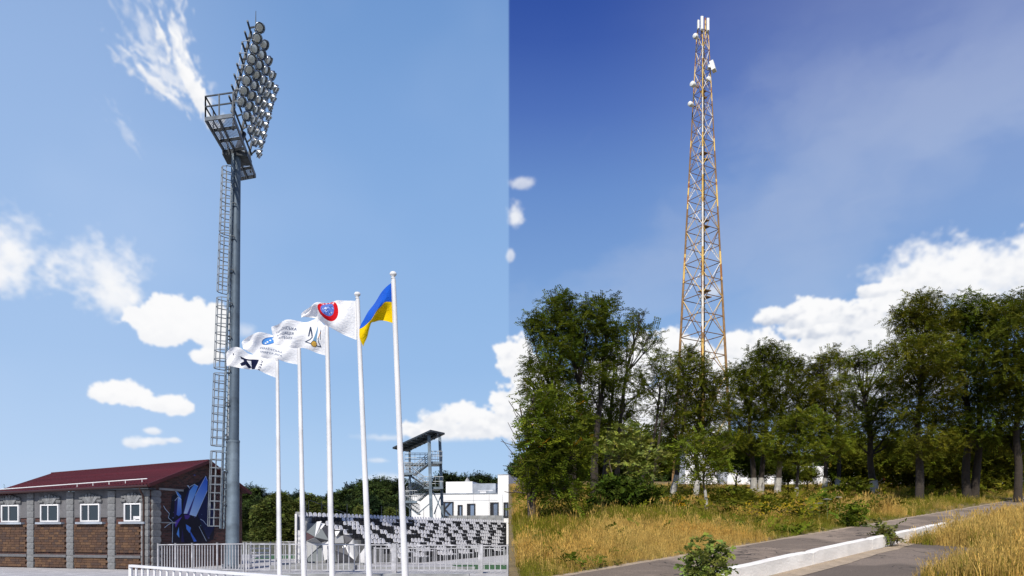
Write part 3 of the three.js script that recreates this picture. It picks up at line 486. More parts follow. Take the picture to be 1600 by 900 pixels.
function flag(label, d, rows, tex, ripple, sag) {     // rows of cloth from the top edge to the bottom edge, each from the pole to the fly
  const P = rows.map((r) => r.map(([x, y, z = 0]) => at(x, y, d + z))), o = P[0][0].clone();
  const g = sheet(56, 34, (u, v) => { const p = along(P.map((r) => along(r, u)), 1 - v); p.z += ripple * smooth(0, 0.3, u) * (Math.sin(u * 11 + (1 - v) * 4.2) + 0.5 * Math.sin(u * 21 - (1 - v) * 7 + 1)); p.y += sag * smooth(0, 0.4, u) * Math.sin(u * 17 + v * 3) * v; return p.sub(o); });
  const m = new THREE.MeshPhysicalMaterial({ map: tex, roughness: 0.9, transmission: 0.32, thickness: 0, side: THREE.DoubleSide, specularIntensity: 0.2, bumpMap: rep(bumps, 1.5, 1), bumpScale: 0.012 });
  const f = thing('flag', label, 'flag', o, 'flags on the five flagpoles'); mesh('cloth', g, m, f, true);
  const r0 = P[0][0].clone().sub(o), r1 = P.at(-1)[0].clone().sub(o); mesh('hoist_band', [bar(r0, r1, 0.035, 0.014)], mat.white, f);
}
const CLOTH = '#f4f4f6';
const mirrored = (c, w, fn) => { c.save(); c.translate(w, 0); c.scale(-1, 1); fn(); c.restore(); };   // u runs from the pole to the fly: the print is seen from its back
{
  // blue over yellow
  const two = drawn(128, 96, (c) => { c.fillStyle = '#1c5fd0'; c.fillRect(0, 0, 128, 48); c.fillStyle = '#f2cc05'; c.fillRect(0, 48, 128, 48); });
  flag('blue and yellow two-colour flag hanging folded from the tallest pole', 18.1, [
    [[613, 441], [602, 450, 0.05], [590, 465, 0.2], [578, 484, 0.2], [568, 500, 0.1], [561, 512, 0.05]],
    [[613, 457], [602, 459, -0.06], [594, 470, -0.1], [583, 488, -0.05], [572, 502, -0.05], [562, 512, 0]],
    [[613, 472], [601, 472, -0.12], [593, 481, -0.22], [584, 494, -0.2], [573, 506, -0.12], [562, 514, -0.08]],
    [[613.5, 488], [601, 487, 0.02], [589, 493, 0.05], [582, 500, -0.1], [573, 516, -0.1], [562, 528, -0.1]],
    [[614, 505], [600, 501, 0], [588, 503, 0.1], [579, 505, 0.05], [574, 526, 0], [568, 542, -0.02]],
  ], two, 0.035, 0);
  // white with a red oval round a blue field
  const oval = drawn(384, 224, (c, w, h) => {
    c.fillStyle = CLOTH; c.fillRect(0, 0, w, h); const x = w * 0.46, y = h * 0.36;
    c.fillStyle = '#d01420'; c.beginPath(); c.ellipse(x, y, 66, 84, 0, 0, 7); c.fill();
    c.fillStyle = '#5b78c4'; c.beginPath(); c.ellipse(x, y - 6, 42, 58, 0, 0, 7); c.fill();
    reseed(17); for (let i = 0; i < 44; i++) { c.strokeStyle = ['#d8dcea', '#2f3f7e', '#8fa6da'][i % 3]; c.lineWidth = rr(2, 6); const a = rr(0, 6.3), r = rr(0, 36); c.beginPath(); c.moveTo(x + r * Math.cos(a), y - 6 + r * 1.3 * Math.sin(a)); c.lineTo(x + r * Math.cos(a) + rr(-12, 12), y - 6 + r * 1.3 * Math.sin(a) + rr(-16, 16)); c.stroke(); }
    c.fillStyle = '#f4f4f6'; mirrored(c, 2 * x, () => { c.font = 'bold 24px sans-serif'; for (const [t, a] of [['U', -2.2], ['E', -1.75], ['F', -1.35], ['A', -0.95]]) { c.save(); c.translate(x + 55 * Math.cos(a), y - 4 + 68 * Math.sin(a)); c.rotate(a + Math.PI / 2); c.fillText(t, -8, 9); c.restore(); } });
  });
  flag('white flag with a red oval emblem, second from the right', 19.7, [
    [[556, 470], [540, 470], [525, 470, 0.05], [508, 472, 0.1], [494, 475, 0.1], [482, 481, 0.05], [471, 488, 0]],
    [[556, 500], [540, 499, -0.1], [522, 494, -0.15], [507, 489, -0.05], [494, 484, 0.1], [482, 486, 0.05], [471, 493, 0]],
    [[556, 531], [542, 525], [526, 518, 0.05], [510, 508, 0.1], [495, 498, 0.2], [482, 496, 0.1], [472, 498, 0]],
  ], oval, 0.07, 0.01);
  // white with a trident and three lines of lettering
  const trident = drawn(448, 224, (c, w, h) => {
    c.fillStyle = CLOTH; c.fillRect(0, 0, w, h); const x = w * 0.27, y = h * 0.50;
    c.lineWidth = 7; c.lineJoin = 'round'; c.strokeStyle = '#38465e';
    for (const s of [-1, 1]) { c.beginPath(); c.moveTo(x + s * 46, y + 6); c.lineTo(x + s * 46, y - 54); c.lineTo(x + s * 24, y + 6); c.lineTo(x + s * 34, y + 26); c.lineTo(x + s * 58, y + 50); c.lineTo(x + s * 20, y + 52); c.lineTo(x + s * 10, y + 30); c.stroke(); c.strokeStyle = s < 0 ? '#c98a4a' : '#38465e'; c.beginPath(); c.moveTo(x + s * 40, y - 40); c.lineTo(x + s * 26, y - 4); c.stroke(); c.strokeStyle = '#38465e'; }
    c.fillStyle = '#6d94b4'; c.beginPath(); c.moveTo(x, y - 66); c.lineTo(x + 7, y - 40); c.lineTo(x + 16, y + 34); c.lineTo(x - 16, y + 34); c.lineTo(x - 7, y - 40); c.fill();
    c.fillStyle = '#caa04a'; c.beginPath(); c.arc(x, y + 46, 20, 0, 7); c.fill(); c.lineWidth = 4; c.strokeStyle = '#4a3f2c'; c.stroke();
    c.fillStyle = '#4a5874'; c.font = 'bold 27px sans-serif';
    mirrored(c, w, () => { const tx = w * 0.09; ['\u0423\u041a\u0420\u0410\u0407\u041d\u0421\u042c\u041a\u0410', '\u0410\u0421\u041e\u0426\u0406\u0410\u0426\u0406\u042f', '\u0424\u0423\u0422\u0411\u041e\u041b\u0423'].forEach((t, i) => c.fillText(t, tx + w * 0.0 + (i === 2 ? 16 : 0), h * (0.36 + 0.15 * i), 185)); });
  });
  flag('white flag with a trident emblem and lettering on the middle pole', 21.9, [
    [[511, 512], [504, 505], [497, 499, 0.05], [480, 501, 0.1], [462, 501, 0.05], [445, 502, 0], [432, 507, 0], [423, 511, 0]],
    [[511, 534], [502, 530, -0.1], [491, 526, -0.12], [476, 524, 0], [460, 523, 0.08], [445, 522, 0.05], [435, 524, 0], [427, 526, 0]],
    [[511, 556], [500, 553], [488, 549, 0.05], [473, 544, 0.1], [458, 543, 0.1], [446, 541, 0], [437, 540, 0], [429, 539, 0]],
  ], trident, 0.06, 0.02);
  // white with a blue ball and two lines of lettering
  const ball = drawn(384, 224, (c, w, h) => {
    c.fillStyle = CLOTH; c.fillRect(0, 0, w, h); c.save(); c.translate(w * 0.50, h * 0.30); c.rotate(0.75);
    c.fillStyle = '#4f8fd8'; c.beginPath(); c.ellipse(0, 0, 52, 26, 0, 0, 7); c.fill(); c.lineWidth = 4; c.strokeStyle = '#2a5596'; c.stroke(); c.fillStyle = '#f4f4f6'; for (const k of [-28, -6, 16, 32]) { c.beginPath(); c.arc(k, (k % 3) * 3, 6, 0, 7); c.fill(); } c.restore();
    c.fillStyle = '#d8784a'; c.translate(w * 0.40, h * 0.06); c.beginPath(); for (let i = 0; i < 10; i++) c.lineTo(12 * (i % 2 ? 0.45 : 1.2) * Math.cos(i * 0.628), 12 * (i % 2 ? 0.45 : 1.2) * Math.sin(i * 0.628)); c.fill(); c.setTransform(1, 0, 0, 1, 0, 0);
    c.fillStyle = '#6a7690'; c.font = 'bold 22px sans-serif'; mirrored(c, w, () => { c.fillText('\u0423\u041a\u0420\u0410\u0407\u041d\u0421\u042c\u041a\u0410', w * 0.35, h * 0.66, 140); c.fillText('\u041f\u0420\u0415\u041c\u2019\u0404\u0420-\u041b\u0406\u0413\u0410', w * 0.35, h * 0.79, 140); });
  });
  flag('white flag with a blue ball emblem and two lines of lettering', 24.2, [
    [[467, 538], [452, 533], [438, 526, 0.05], [422, 521, 0.05], [405, 521, 0], [390, 524, 0], [377, 534, 0]],
    [[467, 553], [452, 549, -0.1], [438, 545, -0.1], [421, 541, 0.1], [404, 538, 0.1], [391, 538, 0], [379, 540, 0]],
    [[467, 570], [452, 567], [436, 563, 0.05], [419, 560, 0.1], [403, 556, 0.1], [391, 551, 0], [381, 546, 0]],
  ], ball, 0.07, 0.02);
  // white with a dark emblem
  const dark = drawn(384, 224, (c, w, h) => {
    c.fillStyle = CLOTH; c.fillRect(0, 0, w, h); c.fillStyle = '#141c3c';
    const q = (pts) => { c.beginPath(); pts.forEach(([x, y], i) => c[i ? 'lineTo' : 'moveTo'](w * x, h * y)); c.fill(); };
    q([[0.36, 0.42], [0.46, 0.42], [0.46, 0.98], [0.39, 0.98]]); q([[0.45, 0.42], [0.68, 0.42], [0.66, 0.52], [0.45, 0.52]]); q([[0.54, 0.5], [0.62, 0.5], [0.52, 0.92], [0.46, 0.86]]); q([[0.60, 0.60], [0.70, 0.72], [0.66, 0.84], [0.50, 0.70]]); q([[0.82, 0.30], [0.86, 0.30], [0.83, 0.42]]);
    c.font = 'bold 34px sans-serif'; mirrored(c, w, () => ['2', '4', '0', '8'].forEach((t, i) => c.fillText(t, w * 0.665, h * (0.52 + i * 0.155))));
  });
  flag('white flag with a dark blue emblem blowing across the mast, farthest left', 26.9, [
    [[433, 562], [420, 554], [406, 550, 0.05], [390, 552, 0.1], [376, 545, 0], [363, 542, 0], [353, 551, 0]],
    [[433, 576], [420, 570, -0.1], [406, 565, -0.05], [390, 564, 0.1], [376, 560, 0.05], [364, 558, 0], [354, 562, 0]],
    [[433, 591], [418, 585], [404, 579, 0.05], [390, 577, 0.1], [376, 575, 0.05], [364, 573, 0], [355, 573, 0]],
  ], dark, 0.07, 0.02);
}

// ---------------------------------------------------------------- left: grandstand
{
  const S = V(-12.15, 0, -45), dir = V(0.322, 0, -0.947), nrm = V(0.947, 0, 0.322);   // along the rows, towards the field
  const stand = thing('grandstand', 'stadium grandstand with rows of white and black plastic seats', 'grandstand', S);
  const top = EYE + 33 / F * 45 - 0.42, RISE = 0.268, TREAD = 0.72, p = (t, n, y) => V(dir.x * t + nrm.x * n, y, dir.z * t + nrm.z * n);
  const end = (n) => (-0.25 - S.x - nrm.x * n) / dir.x;
  const start = [0.0, 0.6, 0.6, 0.4, 0.2, 0.2, 0.2, 0.1, 0.1, 0.1];
  for (let r = 0; r < 10; r++) {
    const y = top - r * RISE, n0 = r * TREAD - 0.42, t1 = end(r * TREAD + 0.3);
    mesh('step', [slab(p(-0.2, n0, y), p(t1, n0, y), p(t1, n0 + TREAD, y), p(-0.2, n0 + TREAD, y), y - 0.02)], mat.tread, stand);
  }
  const seatGeo = (() => {
    const s = new THREE.Shape(); s.moveTo(-0.19, 0); s.lineTo(0.19, 0); s.lineTo(0.19, 0.1); s.quadraticCurveTo(0.17, 0.24, 0.05, 0.26); s.lineTo(-0.05, 0.26); s.quadraticCurveTo(-0.17, 0.24, -0.19, 0.1); s.lineTo(-0.19, 0);
    const b = new THREE.ExtrudeGeometry(s, { depth: 0.03, bevelEnabled: false, curveSegments: 3 }).rotateX(-0.22).translate(0, 0.06, -0.2), a = box(0.38, 0.045, 0.34, 0, 0.06, 0), c = box(0.3, 0.06, 0.05, 0, 0.015, 0.1);
    return merge([b, a, c]).rotateY(Math.atan2(nrm.x, nrm.z));
  })();
  const runs = new Map(); reseed(77);
  const isBlack = (r, i) => { if (r === 0) return false; const k = `${r}`; if (!runs.has(k)) { const row = []; while (row.length < 90) { const w = Math.floor(rr(2, 5.4)), b = rnd() < 0.16 ? Math.floor(rr(4, 8)) : 2; for (let q = 0; q < w; q++) row.push(0); for (let q = 0; q < b; q++) row.push(1); } runs.set(k, row); } return !!runs.get(k)[i + r * 2]; };
  const rest = [[], []];
  let count = 0;
  for (let r = 0; r < 10; r++) {
    const y = top - r * RISE, t1 = end(r * TREAD) - 0.3;
    for (let i = 0; ; i++) {
      const t = start[r] + i * 0.5; if (t > t1) break;
      const black = isBlack(r, Math.round(t / 0.5)), q = p(t, r * TREAD - 0.05, y);
      if (t < 17 && r < 9 && count < 290) { const m = new THREE.Mesh(seatGeo, black ? mat.seatBlack : mat.seatWhite); m.name = 'seat'; m.position.copy(q); stand.add(m); count++; if (black) m.userData.label = 'black seat'; }
      else rest[black ? 1 : 0].push(q);
    }
  }
  rest.forEach((l, k) => { const m = new THREE.InstancedMesh(seatGeo, k ? mat.seatBlack : mat.seatWhite, l.length); m.name = k ? 'far_black_seats' : 'far_white_seats'; l.forEach((q, i) => m.setMatrixAt(i, new THREE.Matrix4().setPosition(q))); m.userData.kind = 'stuff'; stand.add(m); });
  for (const [n, t] of [[0, 0.1], [0, 1.5]]) mesh('rail_post', [rod(p(t, n + 0.2, top), p(t, n + 0.2, top + 1.0), 0.02, 5)], mat.galvDark, stand);
  mesh('stair_rail', [rod(p(0.1, 0.3, top + 1.0), p(2.4, 1.4, top + 0.25), 0.02, 5), rod(p(2.4, 1.4, top + 0.25), p(2.4, 1.4, top - 0.8), 0.02, 5), rod(p(5.2, 3.2, top - 0.1), p(5.2, 3.2, top - 1.2), 0.02, 5)], mat.galvDark, stand);
  for (let i = 0; i < 12; i++) mesh('back_post', [rod(p(1 + i * 2.4, -0.6, top), p(1 + i * 2.4, -0.6, top + 1.0), 0.018, 5)], mat.galvDark, stand);
  // stepped concrete end wall on the left
  for (let k = 0; k < 5; k++) mesh('end_wall', [box(0.5, top + 0.3 - k * 0.34, 0.5, -0.1 + k * 0.34 - 0.0, (top + 0.3 - k * 0.34) / 2, 0.5 + k * 0.1)], mat.greyWall, stand);
}
// ---------------------------------------------------------------- left: the faceted structure in front of the stand
{
  const D = 41, o = at(490, 891, D); o.y = 0;
  const b = thing('faceted_sculpture', 'angular sculpture of grey and white triangular plates behind the flagpoles', 'sculpture', o);
  const mats = { w: mat.white, l: M([0.36, 0.37, 0.38], 0.7), g: M([0.17, 0.19, 0.20], 0.7), d: M([0.06, 0.06, 0.07], 0.6), m: M([0.10, 0.055, 0.06], 0.6) };
  const P = (x, y, z) => at(460 + x / 7.5, 780 + y / 7.5, D + z).sub(o);
  const plate = (pts, m) => { // a triangular or four-sided plate with thickness
    const q = pts.map(([x, y, z = 0]) => P(x, y, z)), n = new THREE.Vector3().crossVectors(q[1].clone().sub(q[0]), q[2].clone().sub(q[0])).normalize(); if (n.z < 0) n.negate(); n.multiplyScalar(0.06);
    const r = q.map((p) => p.clone().sub(n)), N = q.length, pos = [], tri = (a, c, e) => pos.push(...a.toArray(), ...c.toArray(), ...e.toArray());
    for (let i = 1; i + 1 < N; i++) { tri(q[0], q[i], q[i + 1]); tri(r[0], r[i + 1], r[i]); } for (let i = 0; i < N; i++) { const j = (i + 1) % N; tri(q[i], r[i], r[j]); tri(q[i], r[j], q[j]); }
    const g = new THREE.BufferGeometry(); g.setAttribute('position', new THREE.Float32BufferAttribute(pos, 3)); g.computeVertexNormals(); const mm = mats[m].clone(); mm.side = THREE.DoubleSide; mesh('plate', [g], mm, b);
  };
  plate([[140, 385, 0.5], [262, 268, 0.4], [240, 442, -0.3]], 'g'); plate([[262, 264, 0.4], [316, 256, 0.3], [240, 444, -0.3]], 'w'); plate([[316, 282, 0.5], [362, 288, 0.5], [322, 342, 0.1], [300, 352, 0.1]], 'w');
  plate([[242, 444, -0.3], [322, 344, 0.1], [402, 482, 0]], 'g'); plate([[326, 340, 0.1], [402, 300, 0.6], [404, 480, 0]], 'd'); plate([[140, 390, 0.5], [236, 444, -0.3], [140, 486, 0.4]], 'm'); plate([[240, 448, -0.3], [398, 488, 0], [300, 510, 0.2]], 'd');
  plate([[140, 492, 0.4], [240, 450, -0.3], [320, 520, 0.2], [150, 690, 0.3]], 'l'); plate([[320, 516, 0.2], [400, 492, 0], [390, 700, 0.1], [350, 720, 0.2]], 'w'); plate([[150, 690, 0.32], [318, 525, 0.3], [345, 720, 0.3], [160, 735, 0.3]], 'g');
  plate([[402, 312, 0.1], [430, 312, 0.1], [440, 500, 0], [400, 500, 0]], 'w'); plate([[476, 378, 0.2], [532, 374, 0.2], [486, 440, 0.1]], 'w'); plate([[478, 444, 0.2], [572, 428, 0.5], [580, 512, 0.4], [478, 516, 0.1]], 'l'); plate([[574, 410, 0.8], [640, 420, 0.9], [690, 470, 0.5], [600, 520, 0.5]], 'd');
  plate([[600, 560, 0.3], [688, 466, -0.2], [712, 720, 0.1], [640, 660, 0.1]], 'w'); plate([[690, 466, -0.2], [742, 510, 0.2], [752, 640, 0.2], [712, 720, 0.1]], 'l'); plate([[480, 600, 0.1], [600, 560, 0.3], [640, 660, 0.1], [700, 725, 0.2], [500, 735, 0.3]], 'd'); plate([[560, 560, 0.4], [600, 520, 0.5], [610, 640, 0.3]], 'w');
  plate([[770, 640, 0.1], [832, 560, 0.2], [836, 745, 0.2], [775, 745, 0.2]], 'w'); plate([[440, 500, 0], [480, 520, 0.1], [500, 735, 0.3], [400, 735, 0.2]], 'g');
  mesh('plinth', [box(4.6, 0.09, 0.9, 0.4, 0.05, -0.5)], mat.greyWall, b);
  const g = thing('pillar', 'slim white pillar at the left end of the faceted sculpture', 'pillar', at(463, 830, 44).setY(0)); mesh('shaft', [box(0.12, 2.86, 0.2, 0, 1.43, 0)], mat.white, g); mesh('arm', [box(0.4, 0.1, 0.18, 0.34, 2.75, 0)], mat.white, g);
  const g2 = thing('pillar', 'short white pillar with dark cladding next to the slim one', 'pillar', at(468, 830, 43.6).setY(0)); mesh('shaft', [box(0.15, 1.9, 0.2, 0, 0.95, 0)], mat.white, g2); mesh('cladding', [box(0.16, 2.3, 0.16, 0.17, 1.15, 0.05)], mat.galvDark, g2);
}
// ---------------------------------------------------------------- left: open stair tower behind the stand
{
  const D = 72, o = at(665, 830, D).setY(0), P = (x, y, z = 0) => at(610 + x / 6, 660 + y / 6, D + z).sub(o);
  const t = thing('stair_tower', 'open steel stair tower with a tilted flat roof behind the grandstand', 'stair tower', o);
  const a = P(20, 232, 1.8), b = P(375, 68, -3.4), c = P(510, 97, -1.4), d = P(160, 262, 3.6);
  const roof = mesh('roof', [slab(a, d, c, b, 0.16)], mat.galvDark, t);
  for (let i = 1; i < 8; i++) mesh('rib', [bar(a.clone().lerp(b, i / 8).lerp(d.clone().lerp(c, i / 8), 0.04).add(V(0, -0.2, 0)), d.clone().lerp(c, i / 8).lerp(a.clone().lerp(b, i / 8), 0.04).add(V(0, -0.2, 0)), 0.14, 0.07)], mat.galvBlue, roof);
  mesh('beam', [bar(a.clone().lerp(d, 0.5).add(V(0, -0.3, 0)), b.clone().lerp(c, 0.5).add(V(0, -0.3, 0)), 0.16, 0.2)], mat.galvDark, roof);
  const col = (x0, y0, x1, y1, z, w) => mesh('column', [bar(P(x0, y0, z).setY(0), P(x1, y1, z), w, w)], mat.galvBlue, t);
  col(191, 880, 180, 262, 2.6, 0.2); col(392, 880, 362, 110, -2.0, 0.28); col(500, 880, 462, 130, 0, 0.26); col(92, 880, 84, 250, 3.4, 0.16);
  const flight = (x0, y0, x1, y1, z, w = 1.15, n = 12) => {
    const p = P(x0, y0, z), q = P(x1, y1, z), off = V(0, 0, -w), f = mesh('flight', [bar(p, q, 0.06, 0.22, V(0, 0, 1)), bar(p.clone().add(off), q.clone().add(off), 0.06, 0.22, V(0, 0, 1))], mat.galvBlue, t);
    for (let i = 0; i <= n; i++) { const s = p.clone().lerp(q, i / n); mesh('tread', [box(0.26, 0.04, w, s.x, s.y + 0.06, s.z - w / 2)], mat.galvDark, f); }
    for (const k of [0, -w]) {
      for (const h of [0.5, 0.95]) mesh('hand_rail', [rod(p.clone().add(V(0, h, k)), q.clone().add(V(0, h, k)), 0.03, 5)], mat.galv, f);
      for (let i = 0; i <= 6; i++) { const s = p.clone().lerp(q, i / 6).add(V(0, 0, k)); mesh('baluster', [rod(s, s.clone().add(V(0, 0.95, 0)), 0.02, 4)], mat.galv, f); }
    }
  };
  flight(372, 372, 215, 495, 0.3); flight(150, 480, 312, 600, -0.9); flight(372, 640, 262, 735, 0.3, 1.15, 9); flight(148, 780, 262, 866, -0.9, 1.15, 9); flight(300, 602, 150, 700, 0.6, 1, 9);
  const landing = (x0, x1, y, z0, z1) => {
    const p = P(x0, y, z0), q = P(x1, y, z0), r = P(x1, y, z1), s = P(x0, y, z1); for (const k of [q, r, s]) k.y = p.y;
    const l = mesh('landing', [slab(p, q, r, s, 0.2)], mat.galvBlue, t);
    for (const [m, n] of [[p, q], [q, r], [r, s]]) { for (const h of [0.5, 0.95]) mesh('hand_rail', [rod(m.clone().add(V(0, h, 0)), n.clone().add(V(0, h, 0)), 0.03, 5)], mat.galv, l); for (let i = 0; i <= 5; i++) { const w = m.clone().lerp(n, i / 5); mesh('baluster', [rod(w, w.clone().add(V(0, 0.95, 0)), 0.02, 4)], mat.galv, l); } }
  };
  landing(375, 485, 366, -1.6, 1.6); landing(135, 372, 380, 0.6, 2.2); landing(312, 494, 604, -1.6, 1.6); landing(128, 205, 470, -1.4, 1.2); landing(140, 250, 735, -1.2, 1.2);
  mesh('brace', [bar(P(250, 862, -1.6), P(392, 742, -1.6), 0.09, 0.09)], mat.galvBlue, t); mesh('brace', [bar(P(400, 650, -1), P(500, 870, -1), 0.1, 0.1)], mat.galvBlue, t); mesh('brace', [bar(P(490, 640, -0.6), P(410, 860, -0.6), 0.1, 0.1)], mat.galvBlue, t); mesh('brace', [bar(P(120, 600, 2), P(172, 530, 2), 0.09, 0.09)], mat.galvBlue, t);
}
// ---------------------------------------------------------------- left: white building
{
  const D = 96, o = at(690, 830, D).setY(0), b = thing('white_building', 'white flat-roofed stadium building with rounded black window frames', 'building', o);
  const dir = V(0.985, 0, 0.17), nrm = V(-0.17, 0, 0.985), len = (V(0, 0, 0), 0);
  const along_ = (px) => { const k = (px - 795) / F; return (k * D - o.x) / (dir.x + k * dir.z); };
  const Hh = (px, py) => EYE + (830 - py) / F * (D - dir.z * along_(px));
  const Q = (s, n, y) => V(dir.x * s + nrm.x * n, y, dir.z * s + nrm.z * n), ry = -Math.atan2(dir.z, dir.x);
  const block = (name, s0, s1, y0, y1, n0, n1, m, parent = b) => { const c = Q((s0 + s1) / 2, (n0 + n1) / 2, (y0 + y1) / 2); return mesh(name, [box(s1 - s0, y1 - y0, n1 - n0, c.x, c.y, c.z, ry)], m, parent); };
  const R = along_(794.6), yA = Hh(700, 772), X = along_(778);
  block('wall', along_(640), X, 0, yA, -9, 0, mat.wall); block('tower_block', X, R, 0, Hh(785, 742), -9, 0.05, mat.wall);
  block('coping', along_(640), X - 0.01, yA, yA + 0.10, -9.05, 0.08, mat.blueGrey); block('coping', X - 0.05, R, Hh(785, 742), Hh(785, 742) + 0.1, -9.05, 0.1, mat.blueGrey);
  const yB = Hh(700, 753) + 0.1; block('penthouse', along_(693), along_(735), yA + 0.1, yB, -6.5, -1.2, mat.wall); block('shaded_penthouse_side', along_(735) + 0.01, along_(771), yA + 0.1, yB - 0.25, -6.3, -1.5, mat.blueGrey);  // right side of the penthouse: blue-grey colour stands in for its shade
  block('roof_railing', along_(744), along_(768), yA + 0.42, yA + 0.5, -1.1, -1.04, mat.white); block('roof_unit', along_(747), along_(757), yA + 0.1, yA + 0.5, -1.4, -1.1, mat.white);
  { const c = Q(along_(722), -3, yB); mesh('roof_vent', [new THREE.ConeGeometry(0.45, 0.7, 4).translate(c.x, c.y + 0.35, c.z)], mat.greyWall, b); }
  for (const px of [740, 764, 785]) block('panel_joint', along_(px), along_(px) + 0.04, 3.4, yA - 0.1, 0.001, 0.012 + (px > 778 ? 0.05 : 0), mat.blueGrey);
  block('panel_joint', along_(694), X - 0.02, Hh(740, 782), Hh(740, 782) + 0.035, 0.002, 0.014, mat.blueGrey);
  const win = (x0, x1, y0, y1, k) => {
    const s0 = along_(x0), s1 = along_(x1), h1 = Hh(x0, y0), h0 = Hh(x0, y1), w = 0.16, g = [[(s0 + s1) / 2, h1 - w / 2, s1 - s0, w], [(s0 + s1) / 2, h0 + w / 2, s1 - s0, w], [s0 + w / 2, (h0 + h1) / 2, w, h1 - h0 - 2 * w - 0.004], [s1 - w / 2, (h0 + h1) / 2, w, h1 - h0 - 2 * w - 0.004]];
    const f = mesh('window', g.map(([s, y, ww, hh]) => { const c = Q(s, 0.08, y); return box(ww, hh, 0.18, c.x, c.y, c.z, ry); }), mat.black, b);
    const c = Q((s0 + s1) / 2, 0.05, (h0 + h1) / 2); mesh('pane', [box(s1 - s0 - w, h1 - h0 - w, 0.03, c.x, c.y, c.z, ry)], M([0.30, 0.36, 0.46], 0.1, { metalness: 0.6 }), f);
    if (k) { for (const [u0, v0, u1, v1] of [[0.25, 0.05, 0.25, 0.95], [0.25, 0.5, 0.75, 0.95], [0.25, 0.5, 0.8, 0.05]]) mesh('diagonal_bar', [bar(Q(lerp(s0, s1, u0), 0.1, lerp(h0, h1, v0)), Q(lerp(s0, s1, u1), 0.1, lerp(h0, h1, v1)), 0.2, 0.08, nrm)], mat.black, f); }
    else { const m = Q(s0 + (s1 - s0) * 0.26, 0.075, (h0 + h1) / 2); mesh('dark_pane', [box((s1 - s0) * 0.3, h1 - h0 - 2 * w, 0.03, m.x, m.y, m.z, ry)], mat.black, f); }
  };
  win(690, 709, 784, 808, true); win(715.5, 723, 789, 808); win(730, 743, 787, 808); win(766, 779.5, 785, 808.5); win(787, 794.4, 785, 808.5);
  const w = thing('low_wall', 'low pale grey wall in front of the white building', 'wall', o); { const c = Q((along_(705) + R - 0.3) / 2, 1.4, 1.9); mesh('panel', [box(R - 0.5 - along_(705), 3.8, 0.15, c.x, 1.9, c.z, ry)], mat.greyWall, w); for (let px = 705; px < 795; px += 12) { const q = Q(along_(px), 1.52, 1.9); mesh('joint', [box(0.05, 3.8, 0.06, q.x, q.y, q.z, ry)], mat.blueGrey, w); } }
  void len;
}

// ---------------------------------------------------------------- foliage
function spray(n, len, lw, lh, s, droop = 0.25) {     // a twig with pairs of leaflets
  reseed(s); const pos = [];
  const tri = (a, b, c) => pos.push(a.x, a.y, a.z, b.x, b.y, b.z, c.x, c.y, c.z);
  for (let i = 0; i < n; i++) for (const side of [-1, 1]) {
    const t = (i + 0.6 + rr(-0.2, 0.2)) / n, c = V(t * len, -droop * t * t * len, 0), a = side * rr(0.7, 1.25), L = lw * rr(0.7, 1.2), W = lh * rr(0.7, 1.2);
    const d = V(Math.cos(a), rr(-0.5, 0.3), Math.sin(a)).normalize(), w = new THREE.Vector3().crossVectors(d, V(rr(-0.5, 0.5), 1, rr(-0.5, 0.5))).normalize();
    const m = c.clone().addScaledVector(d, L * 0.5), e = c.clone().addScaledVector(d, L);
    tri(c, m.clone().addScaledVector(w, W), e); tri(c, e, m.clone().addScaledVector(w, -W));
  }
  const g = new THREE.BufferGeometry(); g.setAttribute('position', new THREE.Float32BufferAttribute(pos, 3)); g.setAttribute('uv', new THREE.Float32BufferAttribute(new Float32Array(pos.length / 3 * 2), 2)); g.computeVertexNormals(); return g;
}
const SPRAY = { fine: spray(11, 0.5, 0.10, 0.02, 11), mid: spray(6, 0.5, 0.17, 0.04, 12), broad: spray(4, 0.32, 0.15, 0.05, 13, 0.4), far: spray(4, 0.9, 0.42, 0.12, 14), needle: spray(6, 0.8, 0.5, 0.06, 15, -0.2), bush: spray(5, 0.34, 0.11, 0.035, 16) };
const LEAF = { dark: leafMat([0.094, 0.113, 0.009], 0.36), mid: leafMat([0.118, 0.146, 0.012], 0.38), light: leafMat([0.18, 0.225, 0.05], 0.35), far: leafMat([0.050, 0.075, 0.022], 0.15), willow: leafMat([0.10, 0.13, 0.035], 0.25), pine: leafMat([0.026, 0.045, 0.02], 0.12) };
const one = new THREE.Object3D(), tintC = new THREE.Color();
function foliage(name, spots, geo, m, parent, o = {}) { // spots: [x, y, z, size]; tints vary from twig to twig
  const f = new THREE.InstancedMesh(geo, m, spots.length), warm = rr(0.88, 1.18), tone = rr(0.85, 1.22); f.name = name;
  spots.forEach(([x, y, z, s], i) => {
    one.position.set(x, y, z); one.rotation.set(rr(-0.8, 0.8), rr(0, 6.283), rr(-0.7, 0.7)); one.scale.setScalar(s * rr(0.7, 1.3)); one.updateMatrix(); f.setMatrixAt(i, one.matrix);
    const b = rr(0.55, 1.5), y2 = rr(0, 1); if (o.gold && rnd() < o.gold) tintC.setRGB(5, 2.2, 0.9); else tintC.setRGB(b * tone * warm * (0.82 + 0.32 * y2), b * tone, b * tone * (0.7 + 0.4 * rnd())); f.setColorAt(i, tintC);
  });
  f.userData.kind = 'stuff'; parent.add(f); return f;
}
const bankFoot = (px, d) => { const p = at(px, 830, d); p.y = gy(d) - 0.08; return p; };
